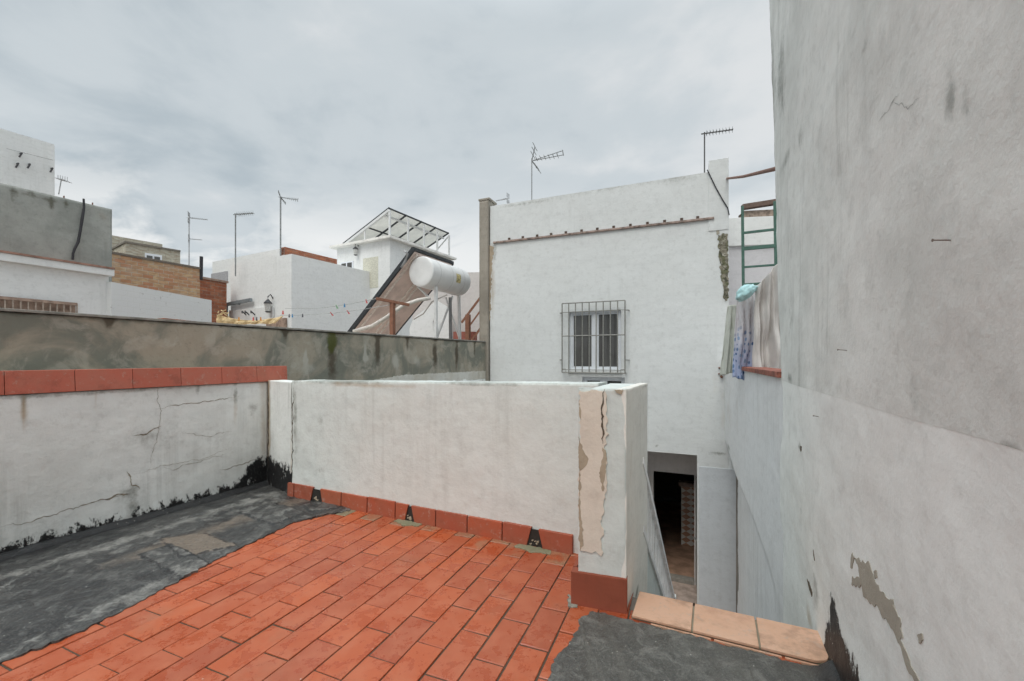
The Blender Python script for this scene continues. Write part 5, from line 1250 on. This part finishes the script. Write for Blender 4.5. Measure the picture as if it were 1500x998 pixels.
# pale wall behind the water heater and its outdoor stair rail
p0 = at(598, 412, 12.2); p1 = at(760, 392, 11.0)
p0 = at(690, 400, 12.0); bwall = thing('pale_house', 'pale pinkish wall of a house behind the water heater', 'house', Vector((p0.x, p0.y, ZP)))
D_ = dirW(.05); m = MB(); a = at(604, 400, 12.0); m.prism(a, D_, 3.4, dirA(.05), 3, ZP, p0.z); m.build('wall', FARW2, bwall)
a = at(704, 400, 11.9)
# white sloping stair cheek
SPl = Plane(at(600, 400, 11.5), D_, -dirA(.05))
m = MB(); Lp = [(600, 480), (606, 466), (640, 440), (660, 452), (660, 520), (600, 520)]
pts = [SPl.P(*SPl.sz(u, v), 0) for u, v in Lp]; ptb = [p + dirA(.05) * .15 for p in pts]; n = len(pts); m.v += pts + ptb; m.f += [tuple(range(n)), tuple(range(2 * n - 1, n - 1, -1))]; m.uv += [[(0, 0)] * n] * 2
for i in range(n): j = (i + 1) % n; m.f.append((i, n + i, n + j, j)); m.uv.append([(0, 0)] * 4)
tag(m.build('stair_cheek', FARW), 'white sloping stair side wall seen under the water heater tank', 'wall')
sr = thing('stair_railing', 'brown iron stair railing climbing between the water heater and the cement pilaster', 'railing', at(690, 500, 10.5))
SR = Plane(at(690, 400, 10.5), D_, -dirA(.05))
def srp(u, v): return SR.P(*SR.sz(u, v))
m = MB(); m.bar(srp(685.5, 461), srp(685.5, 505), .10); m.build('post', M_BROWNP, sr)
m = MB(); m.bar(srp(676, 473), srp(712, 425), .05); m.bar(srp(686, 480), srp(712, 444), .035); m.bar(srp(690, 500), srp(712, 470), .05); m.build('rail', M_BROWNP, sr)
m = MB(); m.prism(at(664, 486, 10.8), D_, .55, dirA(.05), .4, 0, at(664, 486, 10.8).z); tag(m.build('red_step', plain('red_clay_step', (.36, .13, .10), .8)), 'low red tiled step between heater legs and the brown railing', 'step')

# ================================================================ WATER HEATER on the neighbour's roof
nr = MB(); nr.prism(PC.P(-1, 0, -.3), PC.d, LC + 1, -PC.n, 3.4, ZP, .35); tag(nr.build('neighbour_terrace', plain('pale_roof_tiles', (.62, .54, .48), .8, 0, .1, 2)), 'flat roof terrace of the next house behind the cement wall', 'roof')
wh_ = thing('solar_water_heater', 'white cylindrical water tank on legs with tilted collector panels beneath it', 'water heater', at(640, 520, 7.8) * 1)
tc0 = at(617, 398, 7.8); Aw = dirA(.45); Ww = dirW(.45); Lk = Plane(tc0, Aw, Ww).s_at(673); r = 22.6 / F * 7.8
m = MB(); segs = [(-.016, .0), (-.015, .6), (-.012, .90), (-.004, .965), (.006, .99), (.03, 1), (Lk - .05, 1), (Lk, .97), (Lk + .04, .85), (Lk + .07, .6), (Lk + .085, .3), (Lk + .09, .0)]
m.tube([tc0 + Aw * a for a, b in segs], [max(r * b, .002) for a, b in segs], 40, caps=False); tk = m.build('tank', M_TANK, wh_, sm=True)
m = MB()
for t in (.18, .5, .82): m.tube([tc0 + Aw * (Lk * t - .006), tc0 + Aw * (Lk * t + .006)], r * 1.006, 40, caps=False)
m.build('band', plain('tank_seam', (.60, .60, .59), .4), tk, sm=True)
# yellow sticker curved on the tank
m = MB()
for ia in range(6):
    a0 = -.15 + .62 * ia / 6; a1 = -.15 + .62 * (ia + 1) / 6
    f = lambda x, a: tc0 + Aw * x + (Ww * cos(a) + Vector((0, 0, 1)) * sin(a)) * r * 1.008
    m.quad(f(Lk * .58, a0 - .2), f(Lk * .70, a0 - .2), f(Lk * .70, a1 - .2), f(Lk * .58, a1 - .2))
m.build('yellow_sticker', plain('yellow_sticker_paint', (.72, .62, .30), .5, 0, .3, 30), tk, sm=True)
# collector
ct = at(607, 367, 7.75); CPl = Plane(ct, Aw, Ww); Lc = CPl.s_at(664)
cdn = at(517, 484, 8.35) - ct; cdn = Plane(ct, -Ww, -Aw); s_ = cdn.s_at(517); low_p = cdn.P(s_, EYE + (V0 - 484) / F * (ct - Ww * s_).y); dv = (low_p - ct); dv = dv * 1.28
def CP(i, j, o=0):
    nrm = Aw.cross(dv).normalized(); nrm = nrm if nrm.z > 0 else -nrm
    return ct + Aw * (Lc * i) + dv * j + nrm * o
for k in range(2):
    i0, i1 = k * .5 + .004, k * .5 + .496; m = MB()
    lo = [CP(i0, .01), CP(i1, .01), CP(i1, .99), CP(i0, .99)]; hi = [CP(i0, .01, .07), CP(i1, .01, .07), CP(i1, .99, .07), CP(i0, .99, .07)]
    m.quad(*lo); m.quad(*hi)
    for q in range(4): qq = (q + 1) % 4; m.quad(lo[q], lo[qq], hi[qq], hi[q])
    m.build('collector_panel', M_COLB, wh_)
m = MB()
for i in (0, 1): m.bar(CP(i, 0, .035), CP(i, 1, .035), .04, .08)
m.bar(CP(-.02, 0, .04), CP(1.02, 0, .04), .05, .06); m.bar(CP(0, 1, .04), CP(1, 1, .04), .05, .09); m.build('collector_frame', M_PFRAME, wh_)
m = MB()
for i in (.10, .49, .60): m.bar(CP(i, .02, -.012), CP(i, .98, -.012), .05, .02)
m.build('collector_rib', plain('pale_rib', (.86, .78, .72), .6), wh_)
# legs of the stand
zg = .35
def leg(u, v, Y, u2, v2, Y2=None, t=.045): m = MB(); m.bar(at(u, v, Y), at(u2, v2, Y2 or Y), t); m.build('stand_leg', M_WHITEM, wh_)
leg(638.5, 420, 7.95, 638.5, 520, 7.95, .05); leg(672, 432, 8.9, 674, 520, 8.9, .05); leg(663, 434, 8.6, 634, 512, 8.2, .03); leg(653, 436, 8.5, 676, 505, 8.9, .025); leg(634, 470, 8.0, 640, 505, 8.0, .03); leg(645, 474, 8.0, 637, 505, 8.0, .03); leg(612, 420, 8.0, 630, 438, 8.2, .03)
m = MB(); m.tube([at(659.5, 436, 8.3), at(660, 520, 8.3)], .03, 8); m.build('down_pipe', plain('dark_grey_pipe', (.16, .16, .16), .6), wh_)
m = MB(); m.tube([at(630, 437, 7.7), at(612, 440, 7.6), at(590, 448, 7.5), at(565, 466, 7.45), at(545, 478, 7.45), at(518, 486, 7.5)], .035, 10); m.build('insulated_pipe', plain('pipe_lagging', (.66, .62, .57), .8), wh_, sm=True)
m = MB(); m.tube([at(592, 367, 7.6), at(597, 372, 7.62), at(594, 382, 7.65), at(588, 392, 7.7)], .02, 8); m.build('valve_pipe', plain('grey_valve', (.42, .43, .44), .4, .4), wh_, sm=True)
m = MB(); m.tube([at(606, 468, 8), at(620, 460, 8), at(633, 442, 8), at(655, 432, 8)], .012, 6); m.build('hose', plain('grey_hose', (.4, .37, .34), .7), wh_)

# brown T post of the clothes line
yT = 7.2
tp_ = thing('clothesline_post', 'brown steel T shaped clothesline post in front of the collector panels', 'post', Vector((at(575, 500, yT).x, yT, .35)))
m = MB(); c = at(575, 443, yT); m.bar(Vector((c.x, c.y, .35)), c, .07); m.build('post', M_BROWNP, tp_, bevel=.004)
m = MB(); m.bar(at(550.5, 437.5, yT - .12), at(599.5, 447, yT + .1), .06, .045); m.build('crossbar', M_BROWNP, tp_, bevel=.004)
# clothes lines with pegs
M_LINE = plain('clothesline_wire', (.45, .46, .46), .6)
e1, e2 = at(551, 437.5, yT - .12), at(585, 444, yT)
f1, f2 = at(418, 452, 8.6), at(410, 462, 8.4)
for k, (a, b, L) in enumerate(((e1, f1, 'clothes line running from the T post to the white house'), (e2, f2, 'lower clothes line below it from the T post crossbar'))):
    pts = [a.lerp(b, t / 12) + Vector((0, 0, -.06 * sin(pi * t / 12))) for t in range(13)]
    m = MB(); m.tube(pts, .005, 5); tag(m.build('clothes_line', M_LINE), ('upper' if k == 0 else 'lower') + ' thin clothes line strung left from the brown T post', 'line', None)
def sag_pt(a, b, u):
    best = min((abs(((lambda p: U0 + F * p.x / p.y)(a.lerp(b, t / 200))) - u), t) for t in range(201))[1] / 200
    return a.lerp(b, best) + Vector((0, 0, -.06 * sin(pi * best)))
def clothes_peg(p, mat, label, tilt=0):
    t = thing('clothes_peg', label, 'peg', p, 'pegs on the clothes lines')
    for sg in (-1, 1): m = MB(); m.bar(p + Vector((sg * .003, 0, .02)), p + Vector((sg * .009 + tilt, 0, -.045)), .009, .010); m.build('jaw', mat, t)
CN = {0: 'blue', 1: 'red', 2: 'dark grey', 3: 'green', 4: 'orange'}
for u, ci, ln, tilt, L in ((536, 1, 0, .02, 'red peg nearest the T post on the upper clothes line'), (505, 0, 0, 0, 'blue peg on the upper clothes line beside the green one'), (492, 3, 0, .03, 'green peg hanging tilted on the upper clothes line'), (508, 1, 1, .04, 'red tilted peg nearest the T post on the lower clothes line'), (484, 1, 1, .05, 'red peg lying flat midway along the lower clothes line'), (443.5, 2, 1, 0, 'dark grey peg alone on the lower clothes line'), (428, 0, 1, 0, 'blue peg towards the left end of the lower clothes line'), (423.5, 2, 1, 0, 'small dark peg just left of the blue peg on the lower line')):
    clothes_peg(sag_pt(e1, f1, u) if ln == 0 else sag_pt(e2, f2, u), PEGS[ci], L, tilt)
# yellow cloth slung along a line behind the cement wall
a, b = at(318, 461, 7.9), at(416, 463, 7.6)
tag(drape('yellow_cloth', a, b, b + Vector((-.15, 0, -.13)), a + Vector((0, 0, -.2)), dirA(.2), M_YELLOW, 5, .03, 4.0, 70, 14, sag=.09), 'faded yellow cloth slung along a line just above the cement wall', 'cloth')
for k, u in enumerate((350, 371, 376, 382)):
    p = at(u, 466.5, 7.6); clothes_peg(p, PEGS[(4, 1, 2, 4)[k]], ('orange peg at the left on the yellow cloth', 'red peg on the middle of the yellow cloth', 'dark grey peg on the yellow cloth right of the red one', 'orange peg at the right on the yellow cloth')[k])
clothes_peg(at(414.5, 457, 7.5), PEGS[1], 'red peg standing at the right end of the yellow cloth')
m = MB()
for k in range(16): t = k / 15; p = at(319 + 14 * t, 459 + 3 * sin(t * 9), 7.85 + .05 * sin(k * 3)); m.tube([p, p + Vector((.06 * sin(k * 2.1), .03, .04 * cos(k * 1.7)))], .008, 6)
tag(m.build('rope_knot', M_YELLOW), 'tangled yellow rope knot at the left end of the yellow cloth', 'rope')

# ================================================================ TV ANTENNAS
def antenna(u, vt, vb, Y, label, kind, ang=0.0, L=1.0, second=None, r=.02, mat=M_GALV):
    eb = max(1, Y / 8)
    b = at(u, vb, Y); t = at(u, vt, Y); h = thing('tv_antenna', label, 'antenna', b, 'TV antennas on the roofs')
    m = MB(); m.tube([b - Vector((0, 0, .3)), t], r, 8); m.build('mast', mat, h)
    d = Vector((cos(ang), sin(ang), 0)); s = Vector((-sin(ang), cos(ang), 0)); zv = Vector((0, 0, 1))
    def yagi(p, L, kind):
        m = MB(); m.bar(p - d * .12 * L, p + d * L, .022 * L + .006); m.build('boom', mat, h)
        m = MB(); n = 9
        for k in range(n):
            q = p + d * L * (.08 + .90 * k / (n - 1)); w_ = .10 * L * (1.2 - .5 * k / n)
            if kind == 'log': w_ = .26 * L * (k + 2) / n
            m.tube([q - s * w_ * 1.2, q + s * w_ * 1.2], (.006 * L + .002) * eb, 5)
            if kind == 'plain': m.tube([q - zv * .05 * eb, q + zv * .05 * eb], .0026 * eb, 5)
            if kind == 'x': m.tube([q - zv * w_ * .35, q + zv * w_ * .35], .008 * L, 5)
        m.build('elements', mat, h)
        if kind in ('x', 'log', 'corner'):
            m = MB()
            for sg in (-1, 1):
                a0 = p + d * .0; a1 = p - d * .10 * L * 1.2 + zv * sg * .36 * L
                a1 = p + (d * -.02 + zv * sg * .34) * L if kind == 'x' else p + (d * (-.12 if sg > 0 else .28) + zv * sg * .34) * L
                m.tube([a0, a1], (.008 * L + .003) * eb, 5)
                for q in (.25, .45, .65, .85, 1): c_ = a0.lerp(a1, q); m.tube([c_ - s * .22 * L, c_ + s * .22 * L], (.006 * L + .002) * eb, 5)
            m.build('reflector', mat, h)
    if kind == 'tri':
        m = MB(); p = t - zv * .06
        m.tube([p, p + d * L * .95 + zv * .18 * L], .009, 5); m.tube([p + zv * .0, p + d * L * .98 + zv * .05 * L], .009, 5); m.tube([p + d * L * .95 + zv * .20 * L, p + d * L * .98 + zv * .03 * L], .012, 5)
        m.build('boom', mat, h); m = MB()
        for k in range(6): q = p + d * L * (.15 + .13 * k) + zv * .05 * L; m.tube([q - s * .12, q + s * .12], .006, 5); m.tube([q, q + zv * .09 * L * (k + 1) / 6], .005, 5)
        m.build('elements', mat, h); m = MB()
        m.tube([p, p + zv * .42 * L + d * .10 * L], .012, 5); m.tube([p, p - zv * .30 * L + d * .22 * L], .012, 5)
        for sg, e_ in ((1, p + zv * .42 * L + d * .10 * L), (-1, p - zv * .30 * L + d * .22 * L)):
            for q in (.4, .7, 1): c_ = p.lerp(e_, q); m.tube([c_ - s * .2, c_ + s * .2], .007, 5)
        m.build('reflector', mat, h)
    else: yagi(t - zv * .05 * L, L, kind)
    if second is not None: yagi(at(u, second, Y), L * .7, 'x')
    return h
antenna(1032, 194, 262, 7.0, 'dark TV antenna beside the roof pier of the barred window house', 'plain', -.3, .42, r=.011, mat=plain('dark_steel_mast', (.10, .10, .10), .6, .3))
antenna(779, 232, 296, 9.5, 'bare TV antenna with fan shaped boom over the barred window house', 'tri', -.3, .72, r=.011)
antenna(411, 288, 378, 17, 'tallest TV antenna with cross reflector behind the large white house', 'log', .5, .62, r=.03)
antenna(345, 313, 392, 15, 'TV antenna with one long boom above the left corner of the large white house', 'plain', -.2, .72, r=.022)
antenna(277, 318, 392, 21, 'pale TV antenna carrying two booms behind the brick house', 'x', .4, .75, second=350, r=.025, mat=plain('pale_mast', (.48, .49, .50), .5, .3))
h = antenna(744, 290, 305, 11, 'faint small antenna behind the left end of the barred window house', 'x', pi - .5, .35, r=.010, mat=bpy.data.materials['pale_mast'])
m = MB(); a = at(90, 262, 14.0); m.tube([at(86, 285, 14), a], .015, 6); m.tube([at(84, 262, 14), at(100, 266, 14)], .01, 5)
for k in range(5): p = at(85 + 3.4 * k, 262.5 + k * .8, 14); m.tube([p - Vector((0, .15, -.0)), p + Vector((0, .15, 0))], .008, 5); m.tube([p, p + Vector((0, 0, .14))], .008, 5)
tag(m.build('thin_antenna', bpy.data.materials['pale_mast']), 'very faint thin antenna right of the tall white tower house', 'antenna')
